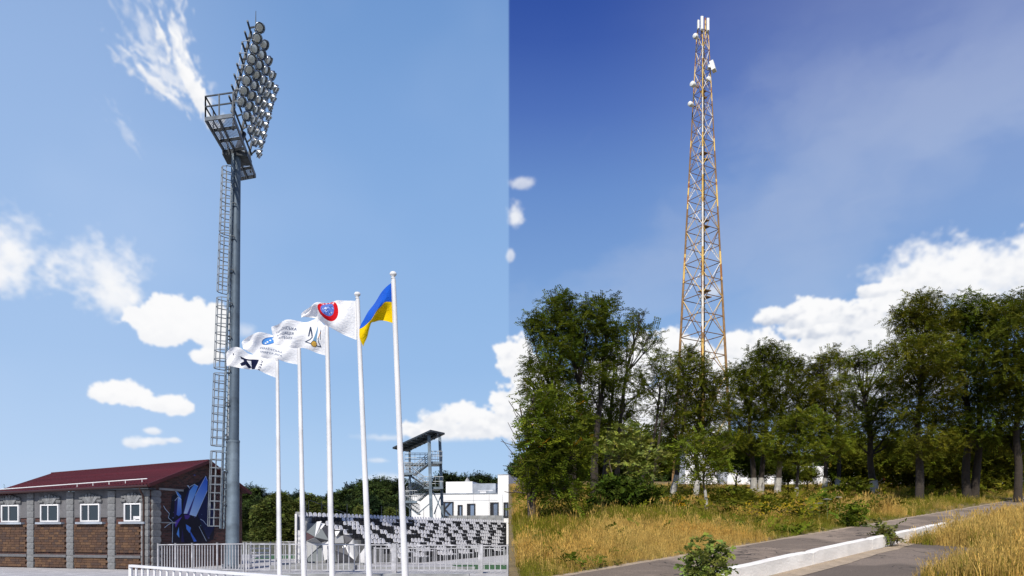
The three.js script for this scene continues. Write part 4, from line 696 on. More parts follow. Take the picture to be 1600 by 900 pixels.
// o: name, label, category, group, foot [px, d], clumps [px, py, radius px, depth offset], stems: list of [fork height fraction], ...
function tree(o) {
  reseed(o.seed);
  const foot = o.left ? at(o.foot[0], 830, o.foot[1]).setY(0) : bankFoot(...o.foot), d = o.foot[1], k = d / F, t = thing(o.name ?? 'locust_tree', o.label, o.category ?? 'tree', foot, o.group);
  const C = o.clumps.map(([px, py, r, dz = rr(-1, 1) * r * k * 1.6]) => ({ p: at(px, py, d + dz).sub(foot), r: r * k * 1.12 }));
  const cy = C.reduce((s, c) => s + c.p.y, 0) / C.length, cx = C.reduce((s, c) => s + c.p.x, 0) / C.length;
  const limbs = [], r0 = o.r ?? 0.16, trunks = o.trunks ?? [[o.foot[0], null]];
  const roots = trunks.map(([px, topx, fy]) => { const b = at(px, 830, d).sub(foot); b.y = 0; const h = cy * (fy ?? 0.75), e = topx === null || topx === undefined ? V(lerp(b.x, cx, 0.6), h, 0) : at(topx, 830, d).sub(foot).setY(h); const w = (s) => V(rr(-1, 1) * s, 0, rr(-1, 1) * s); const pts = [b.clone().add(V(0, -0.1, 0)), b.clone().lerp(e, 0.33).add(w(0.1 * h * 0.3)), b.clone().lerp(e, 0.66).add(w(0.12 * h * 0.3)), e]; return { pts, curve: new THREE.CatmullRomCurve3(pts), h }; });
  for (const R of roots) limbs.push(taper(R.pts, r0, r0 * 0.45, 9, 0.25));
  const tw = [];
  for (const c of C) {
    let best = roots[0], bd = 1e9; for (const R of roots) { const e = Math.hypot(R.pts[3].x - c.p.x, R.pts[3].z - c.p.z); if (e < bd) { bd = e; best = R; } }
    const f = clamp((c.p.y - 0.6 * c.r - bd * 0.55) / best.h, o.low ?? 0.45, 1), a = best.curve.getPoint(f), mid = a.clone().lerp(c.p, 0.5).add(V(rr(-0.2, 0.2), -0.12 * bd + rr(0, 0.3), rr(-0.2, 0.2)));
    const rb = r0 * lerp(0.5, 0.24, f); limbs.push(taper([a, mid, c.p.clone().add(V(0, 0.2 * c.r, 0))], rb, 0.02, 6, 0.2));
    for (let i = 0; i < (o.twigs ?? 5); i++) { const q = c.p.clone().add(V(rr(-1, 1), rr(-0.5, 0.9), rr(-1, 1)).multiplyScalar(c.r * 0.85)), s = mid.clone().lerp(c.p, rr(0.2, 0.9)); tw.push(taper([s, s.clone().lerp(q, 0.5).add(V(0, -0.05 * c.r, 0)), q], rb * 0.42, 0.008, 4)); }
  }
  const trunk = mesh('trunk', limbs, o.bark ?? mat.bark, t); if (tw.length) mesh('twigs', tw, o.bark ?? mat.bark, trunk);
  if (o.lime) for (const R of roots) { const u = Math.min(0.5, o.lime / R.h), pts = [0, 0.5, 1].map((e) => R.curve.getPoint(u * e)); mesh('limewash', [taper(pts, r0 * 1.07, r0 * lerp(1, 0.5, u) * 1.09, 9, 0.25)], mat.limewash, trunk); }
  const spots = [], size = o.size ?? 1, gap = (o.gap ?? 0.42) - 0.05, dens = o.dens ?? 1;
  for (const c of C) {
    const n = Math.round(Math.min(5200, 225 * dens * Math.pow(c.r, 2.15) / (size * size)));
    for (let i = 0; i < n; i++) {
      const u = rr(-1, 1), a = rr(0, 6.283), q = Math.sqrt(1 - u * u), rad = c.r * Math.pow(rr(0.12, 1), 0.45) * rr(0.85, 1.12), x = c.p.x + rad * q * Math.cos(a), y = c.p.y + rad * u * (o.flat ?? 0.78), z = c.p.z + rad * q * Math.sin(a);
      const s = 1.5 / Math.max(0.5, c.r * 0.9); if (n3((x + foot.x) * s * 1.6 + 50, y * s * 2.4 + 20, (z - foot.z) * s * 1.4 + 9) < gap) continue;
      if (o.shore && x + foot.x < 0.42 + 0.3 * rnd()) continue; if (o.left && x + foot.x > -0.5) continue;
      spots.push([x, y, z, size]);
    }
  }
  foliage('crown', spots, o.geo ?? SPRAY.fine, o.leaf ?? LEAF.dark, t, o);
  return t;
}
function bush(o) {
  reseed(o.seed); const d = o.foot[1], k = d / F, foot = bankFoot(...o.foot), t = thing(o.name ?? 'bush', o.label, o.category ?? 'bush', foot, o.group), spots = [], stems = [];
  for (const [px, py, r, flat = 0.8] of o.clumps) {
    const p = at(px, py, d + rr(-0.3, 0.3) * r * k).sub(foot), R = r * k; stems.push(taper([V(p.x * 0.2, -0.05, 0), p.clone().multiplyScalar(0.55).add(V(0, 0, rr(-0.1, 0.1))), p], 0.025, 0.008, 5));
    const n = Math.round((o.n ?? 260) * R * R / ((o.size ?? 1) ** 2)) + 12;
    for (let i = 0; i < n; i++) { const u = rr(-1, 1), a = rr(0, 6.283), q = Math.sqrt(1 - u * u), rad = R * Math.pow(rr(0.1, 1), 0.4) * rr(0.85, 1.2), x = p.x + rad * q * Math.cos(a), y = p.y + rad * u * flat, z = p.z + rad * q * Math.sin(a); if (y < 0 || n3(x * 3 / R + 40, y * 3 / R + 40, z * 3 / R + 40) < (o.gap ?? 0.3)) continue; spots.push([x, y, z, o.size ?? 1]); }
  }
  mesh('stem', stems, mat.bark, t); foliage('foliage', spots, o.geo ?? SPRAY.bush, o.leaf ?? LEAF.mid, t, o); return t;
}

// ---------------------------------------------------------------- left, far: the wood behind the stand
{
  const wood = 'trees of the wood behind the grandstand', proto = [];
  const pine = (s, shape) => tree({ seed: s, left: true, name: shape === 'willow' ? 'birch_tree' : 'pine_tree', label: shape === 'willow' ? 'pale green drooping tree at the edge of the wood' : 'dark green tree of the wood behind the grandstand', group: wood, foot: [560, 150], r: 0.2, twigs: 1, geo: shape === 'willow' ? SPRAY.far : SPRAY.needle, leaf: shape === 'willow' ? LEAF.willow : shape === 'far' ? LEAF.far : LEAF.pine, size: 1.0, dens: 0.62, gap: 0.34, flat: shape === 'willow' ? 1.1 : 0.7,
    clumps: shape === 'willow' ? [[560, 792, 15], [552, 806, 14], [568, 808, 14], [558, 822, 15], [566, 832, 13], [552, 834, 12], [560, 780, 9]] : [[560, 770 + s % 3, 8], [554, 779, 11], [567, 780, 11], [556, 790, 13], [566, 793, 13], [550, 803, 13], [570, 806, 13], [560, 812, 15], [553, 824, 13], [568, 826, 13], [560, 838, 14]] });
  for (const [s, k] of [[61, 'pine'], [62, 'far'], [63, 'pine'], [64, 'willow']]) proto.push(pine(s, k));
  reseed(123); let first = new Set();
  const rows = [];
  for (let px = 372; px < 640; px += 11.5) rows.push([px + rr(-3, 3), 150 + rr(0, 14), Math.floor(rr(0, 3)), rr(0.74, 1.06) + 0.2 * smooth(520, 620, px) * smooth(700, 620, px)]);
  for (let px = 380; px < 640; px += 15) rows.push([px + rr(-4, 4), 143 + rr(0, 6), rnd() < 0.3 ? 1 : Math.floor(rr(0, 3)), rr(0.72, 0.88)]);
  for (const [px, s] of [[428, 1.0], [446, 1.02], [472, 1.0], [462, 0.86], [414, 0.78], [486, 0.8], [558, 0.75], [604, 0.7]]) rows.push([px, 138, 3, s]);
  for (const [px, s] of [[640, 1.05], [652, 1.1], [668, 1.1], [684, 1.25], [700, 1.28], [712, 1.3], [724, 1.24], [742, 1.22], [752, 1.28], [765, 1.26], [776, 1.18]]) rows.push([px, 158 + rr(0, 8), Math.floor(rr(0, 3)), s]);
  for (let px = -40; px < 230; px += 17) rows.push([px + rr(-4, 4), 70 + rr(0, 8), Math.floor(rr(0, 3)), rr(0.52, 0.64)]);
  for (const [px, d, k, s] of rows) { const o = first.has(k) ? copyOf(proto[k], k === 3 ? 'birch_tree' : 'pine_tree') : proto[k]; first.add(k); o.position.copy(at(px, 830, d).setY(-0.02)); o.scale.setScalar(s * d / 150 * (px < 240 ? 1.9 : 1)); o.rotation.y = rr(0, 6); }
}

// ---------------------------------------------------------------- right: lattice mast
{
  const D = 100, foot = at(1098, 830, D); foot.y = gy(D) - 0.1;
  const t = thing('lattice_tower', 'tall rusty orange and white lattice tower with antennas above the trees', 'lattice tower', foot);
  const Y = (py) => EYE + (830 - py) / F * D - foot.y, R = (py) => lerp(8.6, 34, (py - 50) / 490) / F * D, CX = (py) => ((1097.5 - 1098) + (540 - py) * 0.0005) / F * D;
  const ang = [-0.24, -0.24 + Math.PI / 2, -0.24 + Math.PI, -0.24 + 1.5 * Math.PI].map((a) => a);   // right, far, left, near
  const N = (py, i) => { const a = ang[i] , r = R(py); return V(CX(py) + r * Math.cos(a), Y(py), -r * Math.sin(a)); };
  const levels = [50]; while (levels.at(-1) < 735) levels.push(levels.at(-1) + lerp(15, 31, clamp((levels.at(-1) - 50) / 480)));
  const bands = [[50, 'paintOrange'], [78, 'paintWhite'], [98, 'paintOrange'], [160, 'paintWhite'], [215, 'paintOrange'], [238, 'paintWhite'], [282, 'paintOrange'], [325, 'paintWhite'], [395, 'paintOrange'], [440, 'paintWhite'], [528, 'rust'], [538, 'paintOrange'], [760, 'x']];
  for (let i = 0; i < 4; i++) for (let b = 0; b + 1 < bands.length; b++) { const y0 = bands[b][0], y1 = Math.min(755, bands[b + 1][0]), w = lerp(0.10, 0.30, (y0 - 50) / 500); mesh('leg', [rod(N(y1, i), N(y0, i), w * 0.62, 8, w * 0.58)], i === 3 ? mat[bands[b][1]] : (b + i) % 2 ? mat.rust : mat[bands[b][1]], t); }
  const unit = boxUV(new THREE.CylinderGeometry(1, 1, 1, 5)); let n = 0;
  const strut = (name, p, q, r, m) => { const s = new THREE.Mesh(unit, m), d = q.clone().sub(p), L = d.length(); s.name = name; s.position.copy(p).add(q).multiplyScalar(0.5); s.quaternion.setFromUnitVectors(V(0, 1, 0), d.normalize()); s.scale.set(r, L, r); t.add(s); n++; };
  reseed(41);
  for (let k = 0; k + 1 < levels.length; k++) for (let i = 0; i < 4; i++) {
    const j = (i + 1) % 4, y0 = levels[k], y1 = levels[k + 1], r = lerp(0.032, 0.07, k / levels.length), m = () => rnd() < 0.42 ? mat.paintWhite : rnd() < 0.5 ? mat.paintOrange : mat.rust;
    strut('crossbar', N(y0, i), N(y0, j), r, mat.rust);
    const mid = N(y0, i).lerp(N(y0, j), 0.5), low = N(y1, i).lerp(N(y1, j), 0.5);
    if (k % 2) { strut('brace', mid, N(y1, i), r * 0.9, m()); strut('brace', mid, N(y1, j), r * 0.9, m()); }
    else { strut('brace', low, N(y0, i), r * 0.9, m()); strut('brace', low, N(y0, j), r * 0.9, m()); }
    if (y0 > 190) { const a = N(y0, i).lerp(N(y1, i), 0.5); strut('brace', a, (k % 2 ? mid : low).clone().lerp(k % 2 ? N(y1, i) : N(y0, i), 0.5), r * 0.6, m()); }
  }
  mesh('cable_run', [bar(N(745, 1).add(V(0.25, 0, 0.1)), N(60, 1).add(V(0.1, 0, 0.1)), 0.26, 0.12, V(0, 0, 1))], mat.cable, t);
  for (const y of [240, 345, 455, 143]) { const r = R(y), c = V(CX(y) + 0.1 * r, Y(y), 0); mesh('platform', [box(r * 0.5, 0.12, r * 0.5, c.x, c.y, c.z, 0.5), box(r * 0.42, 0.10, r * 0.5, c.x + 0.15, c.y - 0.85, c.z, 0.5)], mat.plate, t); }
  const Q = (px, py, z = 0) => at(px, py, D + z).sub(foot);
  const panel = (px, y0, y1, w, z) => { const p = Q(px, y1, z), q = Q(px, y0, z); const a = mesh('panel_antenna', [box(w, q.y - p.y, 0.28, p.x, (p.y + q.y) / 2, p.z), box(w * 0.8, q.y - p.y - 0.1, 0.1, p.x, (p.y + q.y) / 2, p.z + 0.17)], mat.antenna, t); mesh('mount', [rod(V(p.x, p.y - 0.7, p.z - 0.3), V(p.x, q.y, p.z - 0.3), 0.07, 6), bar(V(p.x, p.y + 0.4, p.z - 0.2), V(CX(45), p.y + 0.2, 0), 0.08, 0.08)], mat.rust, a); };
  panel(1091, 32, 46, 0.24, 0.6); panel(1096.6, 26, 47, 0.32, -1); panel(1106, 29, 49, 0.32, -0.4);
  mesh('mast_tip', [rod(Q(1102, 60), Q(1102, 28), 0.09, 8), rod(Q(1098, 60), Q(1098, 30), 0.05, 6)], mat.paintOrange, t);
  const drum = (px, py, r, dir, len, z = -0.8) => { const p = Q(px, py, z), d = dir.normalize(), g = new THREE.LatheGeometry([[0.001, -len], [r * 0.5, -len], [r * 0.95, -len * 0.3], [r, 0], [r, len * 0.5], [r * 0.85, len * 0.62], [0.001, len * 0.75]].map(([a, b]) => new THREE.Vector2(a, b)), 18).applyQuaternion(new THREE.Quaternion().setFromUnitVectors(V(0, 1, 0), d)).translate(p.x, p.y, p.z), a = mesh('dish_antenna', [g], mat.antenna, t); mesh('mount', [rod(p.clone().addScaledVector(d, -len), V(CX(py) + Math.sign(p.x - CX(py)) * R(py) * 0.5, p.y, 0), 0.07, 6)], mat.rust, a); };
  drum(1087, 57, 0.32, V(-0.7, 0, 0.7), 0.5); drum(1083, 132, 0.36, V(-0.8, 0.1, 0.6), 0.5); drum(1079.5, 163, 0.31, V(-0.75, 0, 0.65), 0.55); drum(1107, 123.5, 0.32, V(0.5, 0, 0.85), 0.3);
  { const p = Q(1114, 104, -0.6), g = new THREE.BoxGeometry(0.5, 1.25, 0.9).rotateZ(0.25).rotateY(-0.5).translate(p.x, p.y, p.z), a = mesh('panel_antenna', [g], mat.antenna, t); mesh('mount', [rod(p.clone(), V(CX(106) + R(106) * 0.6, p.y - 0.1, 0), 0.08, 6), box(0.35, 0.4, 0.35, p.x - 0.55, p.y - 0.05, p.z + 0.1)], mat.galv, a); }
}

// ---------------------------------------------------------------- right: white wall and sheds glimpsed between the trunks
{
  const D = 92, g = (px) => at(px, 830, D).setY(gy(D) - 0.2), w = thing('boundary_wall', 'long white wall of panels glimpsed behind the tree trunks', 'wall', g(1180));
  for (let px = 1150, i = 0; px < 1640; px += 30, i++) { const a = at(px, 830, D).x - g(1180).x, b = at(px + 30, 830, D).x - g(1180).x; mesh('panel', [box(b - a - 0.06, 2.4, 0.2, (a + b) / 2, 1.2, 0)], mat.wall, w); mesh('post', [box(0.16, 2.85, 0.3, b, 1.42, 0)], mat.greyWall, w); }
  const y = thing('yellow_sign', 'small yellow sign fixed on the white wall between two trunks', 'sign', at(1302, 733, D - 0.6)); mesh('board', [box(0.9, 1.7, 0.06, 0, 0.9, 0)], M([0.75, 0.48, 0.03], 0.5), y); mesh('frame', [box(1.0, 0.08, 0.09, 0, 1.78, 0), box(1.0, 0.08, 0.09, 0, 0.02, 0)], mat.greyWall, y);
  const p = thing('orange_post', 'orange brown post in front of the white wall by the right-hand trunk', 'post', at(1384, 745, D - 3)); mesh('shaft', [cyl(0.32, 0.28, 2.4, 10, 0, -0.6, 0)], M([0.42, 0.12, 0.05], 0.7), p); mesh('cap', [cyl(0.36, 0.3, 0.12, 10, 0, 1.81, 0)], mat.greyWall, p);
  const s = thing('shed', 'shed with a blue roof glimpsed through the leaves behind the tower', 'shed', g(1152)); mesh('wall', [box(4.2, 3.2, 3, 0, 1.6, 1.6)], mat.wall, s); mesh('roof', [box(4.8, 0.3, 3.6, 0, 3.36, 1.6)], M([0.06, 0.16, 0.34], 0.5), s);
  const h = thing('white_house', 'white house wall glimpsed through leaves at the foot of the tower', 'house', at(1108, 830, 96).setY(gy(96) - 0.2)); mesh('wall', [box(7, 4.6, 4, 0, 2.3, 0)], mat.wall, h); mesh('roof', [box(7.6, 0.3, 4.6, 0, 4.76, 0)], mat.greyWall, h);
}

// ---------------------------------------------------------------- right: the trees, left to right
const row = 'trees along the grassy bank';
tree({ seed: 1, label: 'low bushy tree at the left end of the bank with a leaning forked trunk', foot: [828, 23.2], group: row, shore: true, r: 0.13, trunks: [[828, 840, 0.7], [832, 828, 0.6]], bark: mat.barkLight, gold: 0.010, dens: 1.25, gap: 0.33, low: 0.75,
  clumps: [[812, 640, 30], [835, 622, 30], [866, 640, 34], [893, 655, 26], [806, 680, 32], [845, 670, 42], [885, 695, 38], [812, 720, 36], [855, 725, 44], [895, 735, 28], [820, 758, 26], [870, 765, 24], [900, 770, 18], [802, 770, 18], [845, 700, 40], [915, 700, 22]] });
tree({ seed: 2, label: 'tallest dark locust tree with a broad layered crown on the left', foot: [872, 37], group: row, shore: true, r: 0.24, trunks: [[868, 862, 0.72], [897, 905, 0.74], [930, 940, 0.7]], dens: 1.15, gap: 0.40, flat: 0.6,
  clumps: [[872, 466, 14], [885, 468, 14], [862, 480, 22], [888, 484, 24], [840, 500, 22], [828, 507, 15], [862, 510, 30], [893, 512, 30], [940, 470, 16], [925, 482, 22], [948, 484, 18], [918, 508, 34], [948, 512, 28], [962, 520, 18], [848, 535, 24], [880, 545, 34], [915, 545, 36], [946, 548, 28], [835, 572, 24], [862, 580, 30], [900, 582, 34], [938, 582, 26], [828, 596, 18], [850, 612, 28], [885, 618, 30], [925, 620, 28], [955, 605, 20], [960, 570, 18], [930, 655, 30], [900, 650, 26]] });
tree({ seed: 3, label: 'airy locust tree with thin clumps and open branches beside the tallest tree', foot: [962, 40], group: row, r: 0.17, trunks: [[962, 978, 0.9], [940, 958, 0.8]], dens: 0.9, gap: 0.47, flat: 0.55, twigs: 8,
  clumps: [[990, 497, 14], [1000, 492, 10], [978, 512, 18], [1000, 515, 18], [1018, 522, 15], [1026, 532, 10], [968, 530, 16], [990, 540, 16], [1012, 545, 12], [965, 560, 18], [985, 590, 20], [955, 600, 18], [1000, 615, 16], [975, 630, 22], [950, 640, 22], [985, 650, 20]] });
tree({ seed: 4, label: 'slender leaning locust tree with a sparse crown left of the tower', foot: [1000, 43], group: row, r: 0.12, trunks: [[998, 1030, 0.9], [1012, 1040, 0.85]], dens: 0.85, gap: 0.45, flat: 0.6, twigs: 7,
  clumps: [[1035, 558, 16], [1052, 565, 14], [1015, 572, 18], [1040, 582, 22], [1025, 600, 20], [1052, 598, 18], [1010, 610, 14], [1045, 622, 20], [1030, 640, 18], [1056, 645, 18], [1000, 590, 12]] });
tree({ seed: 5, label: 'dark locust tree in front of the foot of the lattice tower', foot: [1050, 47], group: row, r: 0.19, lime: 1.5, trunks: [[1048, 1072, 0.8], [1086, 1092, 0.75]], dens: 1.1, gap: 0.40,
  clumps: [[1078, 545, 12], [1070, 560, 18], [1092, 566, 18], [1080, 585, 24], [1105, 590, 20], [1062, 595, 20], [1120, 610, 18], [1095, 615, 26], [1070, 625, 28], [1112, 640, 26], [1085, 650, 30], [1055, 660, 28], [1110, 670, 26], [1130, 640, 16], [1075, 685, 28], [1050, 695, 22], [1040, 660, 20], [1128, 590, 14]] });
tree({ seed: 6, label: 'young tree with a thin whitewashed stem in front of the tower', foot: [1101.5, 29], group: row, r: 0.065, lime: 1.35, low: 0.65, bark: mat.barkLight, leaf: LEAF.mid, dens: 1.0, gap: 0.42, trunks: [[1101.5, 1103, 0.9]],
  clumps: [[1100, 690, 24], [1080, 700, 20], [1120, 702, 22], [1070, 718, 16], [1098, 715, 24], [1125, 725, 18], [1088, 735, 20], [1112, 742, 18], [1062, 700, 14], [1135, 700, 14]] });
tree({ seed: 7, label: 'big round-topped locust tree right of the lattice tower', foot: [1205, 53], group: row, r: 0.23, lime: 1.3, trunks: [[1178, 1172, 0.8], [1188, 1196, 0.85], [1214, 1220, 0.8]], dens: 1.15, gap: 0.38,
  clumps: [[1196, 541, 14], [1210, 548, 16], [1183, 551, 16], [1232, 562, 16], [1250, 572, 16], [1272, 582, 16], [1195, 568, 24], [1170, 577, 22], [1222, 570, 20], [1150, 590, 20], [1180, 600, 30], [1212, 598, 30], [1240, 590, 22], [1146, 578, 10], [1262, 604, 20], [1155, 620, 26], [1195, 632, 32], [1230, 628, 30], [1262, 630, 22], [1170, 655, 28], [1210, 665, 30], [1248, 660, 26], [1145, 650, 18], [1148, 690, 22], [1185, 690, 22], [1276, 620, 14]] });
tree({ seed: 8, label: 'small bright locust tree with a dome crown and whitewashed stem', foot: [1244, 38], group: row, r: 0.10, lime: 0.95, leaf: LEAF.mid, dens: 1.3, gap: 0.34, trunks: [[1244, 1249, 0.88]], low: 0.7,
  clumps: [[1245, 655, 18], [1270, 652, 20], [1292, 662, 18], [1225, 668, 20], [1255, 675, 26], [1285, 682, 24], [1308, 684, 16], [1215, 690, 20], [1240, 698, 24], [1270, 703, 24], [1298, 704, 20], [1320, 698, 12], [1228, 712, 16], [1205, 705, 14]] });
tree({ seed: 9, label: 'locust tree with a ragged top between the round tree and the right-hand tree', foot: [1298, 52], group: row, r: 0.17, lime: 1.3, trunks: [[1287, 1290, 0.8], [1306, 1308, 0.8]], dens: 1.0, gap: 0.42,
  clumps: [[1300, 554, 14], [1286, 562, 16], [1310, 566, 16], [1322, 572, 14], [1274, 576, 14], [1280, 590, 18], [1302, 596, 22], [1322, 592, 14], [1290, 616, 24], [1316, 618, 20], [1300, 640, 26], [1280, 640, 20], [1325, 645, 18], [1310, 668, 22], [1285, 565, 10]] });
tree({ seed: 10, label: 'dark locust tree with a bold leaning trunk near the right', foot: [1371, 46], group: row, r: 0.24, lime: 1.2, trunks: [[1371, 1350, 0.95]], dens: 1.05, gap: 0.41, flat: 0.6,
  clumps: [[1340, 556, 14], [1355, 552, 12], [1330, 568, 14], [1350, 572, 18], [1375, 560, 16], [1392, 568, 18], [1338, 595, 18], [1362, 600, 20], [1386, 598, 20], [1330, 622, 20], [1355, 632, 24], [1382, 632, 24], [1400, 620, 20], [1345, 660, 24], [1372, 668, 26], [1398, 660, 22], [1335, 690, 18], [1390, 695, 22], [1362, 650, 20]] });
tree({ seed: 11, label: 'tall dense tree just right of the leaning trunk', foot: [1436, 40], group: row, r: 0.24, dens: 1.3, gap: 0.33, trunks: [[1436, 1440, 0.8]],
  clumps: [[1430, 480, 24], [1450, 472, 22], [1412, 500, 24], [1440, 510, 34], [1468, 500, 28], [1412, 545, 28], [1445, 555, 38], [1478, 545, 30], [1420, 590, 32], [1460, 600, 38], [1425, 640, 30], [1465, 648, 34], [1440, 690, 32], [1480, 690, 26]] });
tree({ seed: 12, label: 'broad dense tree second from the right edge', foot: [1512, 42], group: row, r: 0.26, dens: 1.3, gap: 0.33, trunks: [[1512, 1510, 0.8], [1522, 1530, 0.7]],
  clumps: [[1510, 478, 26], [1532, 484, 24], [1495, 505, 30], [1525, 520, 36], [1552, 510, 28], [1500, 560, 36], [1540, 562, 38], [1512, 610, 38], [1550, 615, 34], [1500, 655, 32], [1540, 660, 34], [1520, 695, 30]] });
tree({ seed: 13, label: 'dense tree cut by the right edge', foot: [1590, 40], group: row, r: 0.24, dens: 1.3, gap: 0.33, trunks: [[1590, 1592, 0.8]],
  clumps: [[1590, 476, 28], [1570, 492, 26], [1612, 490, 30], [1585, 525, 38], [1620, 540, 36], [1570, 570, 34], [1605, 585, 40], [1580, 630, 38], [1620, 640, 36], [1575, 680, 30], [1610, 690, 30]] });
// undergrowth trees that close the view under the crowns
[[930, 50, 690, 34], [1010, 58, 700, 26], [1150, 60, 700, 24], [1330, 60, 700, 22], [1420, 56, 710, 34], [1490, 56, 712, 34], [1560, 55, 712, 34], [862, 46, 735, 26], [975, 52, 735, 20], [1185, 64, 715, 20], [1232, 62, 735, 11], [1262, 66, 738, 9], [1312, 60, 738, 12], [1352, 62, 736, 14]].forEach(([px, d, py, r], i) => tree({ seed: 40 + i, name: 'understorey_tree', category: 'tree', group: 'dark small trees under the tall crowns', label: ['dark small tree under the left side of the tallest crown', 'dark small tree between the airy tree and the tower', 'dark small tree just right of the foot of the tower', 'dark small tree left of the bold leaning trunk', 'dark small tree under the dense tree right of the leaning trunk', 'dark small tree between the two dense trees near the right edge', 'dark small tree lowest by the right edge', 'dark small tree behind the low bushy tree at the left', 'dark small tree behind the large dark bush', 'dark small tree behind the three trunks of the round-topped tree', 'shrubby dark tree against the white wall behind the dome-crowned tree', 'lowest shrubby dark tree against the white wall', 'shrubby dark tree just right of the yellow sign', 'shrubby dark tree just left of the leaning trunk'][i], foot: [px, d], r: 0.09, dens: 1.2, gap: 0.30, geo: SPRAY.mid, shore: true,
  clumps: [[px, py - r * 0.5, r], [px - r * 0.9, py, r], [px + r * 0.9, py + 2, r], [px, py + r * 0.6, r], [px - r * 0.7, py + r * 0.9, r * 0.8], [px + r * 0.8, py + r * 0.9, r * 0.8]] }));
tree({ seed: 14, name: 'sapling', label: 'light green broad-leaved sapling with pale stems left of the tower', foot: [985, 33], r: 0.05, bark: mat.barkLight, geo: SPRAY.broad, leaf: LEAF.light, dens: 0.85, gap: 0.46, trunks: [[985, 978, 0.9], [990, 1000, 0.9], [975, 952, 0.8]],
  clumps: [[975, 672, 20], [998, 678, 20], [960, 690, 20], [985, 700, 24], [1012, 705, 20], [1028, 712, 14], [965, 718, 20], [995, 730, 22], [945, 705, 12], [1020, 735, 14]] });
{ // the low dark wood that closes the horizon behind the bank
  const far = tree({ seed: 70, name: 'far_tree', label: 'low dark tree of the far wood behind the bank', group: 'trees of the far wood behind the bank', foot: [806, 118], r: 0.15, twigs: 1, geo: SPRAY.far, leaf: LEAF.far, size: 0.75, dens: 0.9, gap: 0.3, clumps: [[806, 722, 12], [797, 732, 13], [815, 731, 13], [806, 742, 14], [793, 746, 11], [819, 746, 11]] });
  reseed(71); far.position.x += 1.4;
  for (let px = 834; px < 1640; px += 19) { const o = copyOf(far, 'far_tree'), d = rr(112, 126); o.position.copy(bankFoot(px + rr(-4, 4), d)); o.scale.setScalar(rr(0.75, 1.2)); o.rotation.y = rr(0, 6); }
}
// bushes and weeds
bush({ seed: 21, label: 'large dark round bush in the dry grass left of centre', foot: [975, 28.5], group: 'bushes in the grass', clumps: [[940, 785, 18], [960, 770, 24], [985, 765, 26], [1010, 775, 20], [950, 758, 16], [975, 790, 26], [1000, 795, 20], [935, 797, 12], [1018, 790, 12]], leaf: leafMat([0.058, 0.080, 0.009], 0.3), n: 640, gap: 0.24 });
bush({ seed: 22, label: 'leafy green bush below the whitewashed trunks', foot: [1146, 33], group: 'bushes in the grass', clumps: [[1125, 775, 14], [1145, 770, 18], [1165, 772, 14], [1135, 785, 14], [1158, 786, 14]], geo: SPRAY.broad, n: 200, gap: 0.3 });
bush({ seed: 23, label: 'dark green bush in front of the leaning trunk', foot: [1325, 31], group: 'bushes in the grass', clumps: [[1315, 765, 16], [1335, 760, 18], [1325, 778, 18], [1348, 775, 12], [1345, 755, 10]], geo: SPRAY.broad, leaf: LEAF.dark, n: 220, gap: 0.3 });
bush({ seed: 24, label: 'small reddish weed bush in the golden grass beside the large bush', foot: [1058, 28], group: 'bushes in the grass', clumps: [[1050, 780, 10], [1065, 782, 11], [1058, 792, 9]], n: 240, leaf: LEAF.mid, gap: 0.4, gold: 0.1 });
bush({ seed: 25, name: 'weed', category: 'weed', label: 'low dark weed at the edge of the footpath', foot: [1232, 20], group: 'weeds by the footpath', clumps: [[1225, 832, 8], [1238, 834, 8]], n: 420 });
bush({ seed: 26, name: 'weed', category: 'weed', label: 'tall feathery green weed beside the footpath below the white flowers', foot: [1330, 23], group: 'weeds by the footpath', clumps: [[1322, 808, 12, 1.4], [1338, 806, 14, 1.4], [1330, 790, 8, 1.5]], n: 420, leaf: LEAF.mid });
bush({ seed: 27, name: 'weed', category: 'weed', label: 'green leafy weed growing on the kerb near its far end', foot: [1383, 19.6], group: 'weeds by the footpath', clumps: [[1378, 826, 7, 1.2], [1388, 830, 7]], n: 500, leaf: LEAF.light, geo: SPRAY.bush });
bush({ seed: 28, name: 'weed', category: 'weed', label: 'green bushy weed by the trunk of the leaning tree', foot: [1285, 27], group: 'weeds by the footpath', clumps: [[1276, 780, 9], [1292, 778, 9]], n: 300, leaf: LEAF.mid });
bush({ seed: 29, name: 'leafy_plant', category: 'plant', label: 'round leafy plant overhanging the near end of the white kerb', foot: [1104, 11.9], clumps: [[1083, 864, 16], [1105, 848, 17], [1127, 861, 16], [1080, 885, 13], [1102, 880, 20], [1128, 884, 13], [1100, 898, 18], [1118, 900, 14], [1088, 900, 12]], geo: spray(3, 0.15, 0.085, 0.035, 44, 0.3), leaf: LEAF.light, n: 700, size: 0.8, gap: 0.28 });
bush({ seed: 30, name: 'weed', category: 'weed', label: 'dry weed hanging over the far end of the kerb', foot: [1402, 19.5], group: 'weeds by the footpath', clumps: [[1398, 842, 8, 1.3], [1403, 850, 6]], n: 420, leaf: leafMat([0.20, 0.15, 0.06], 0.3) });

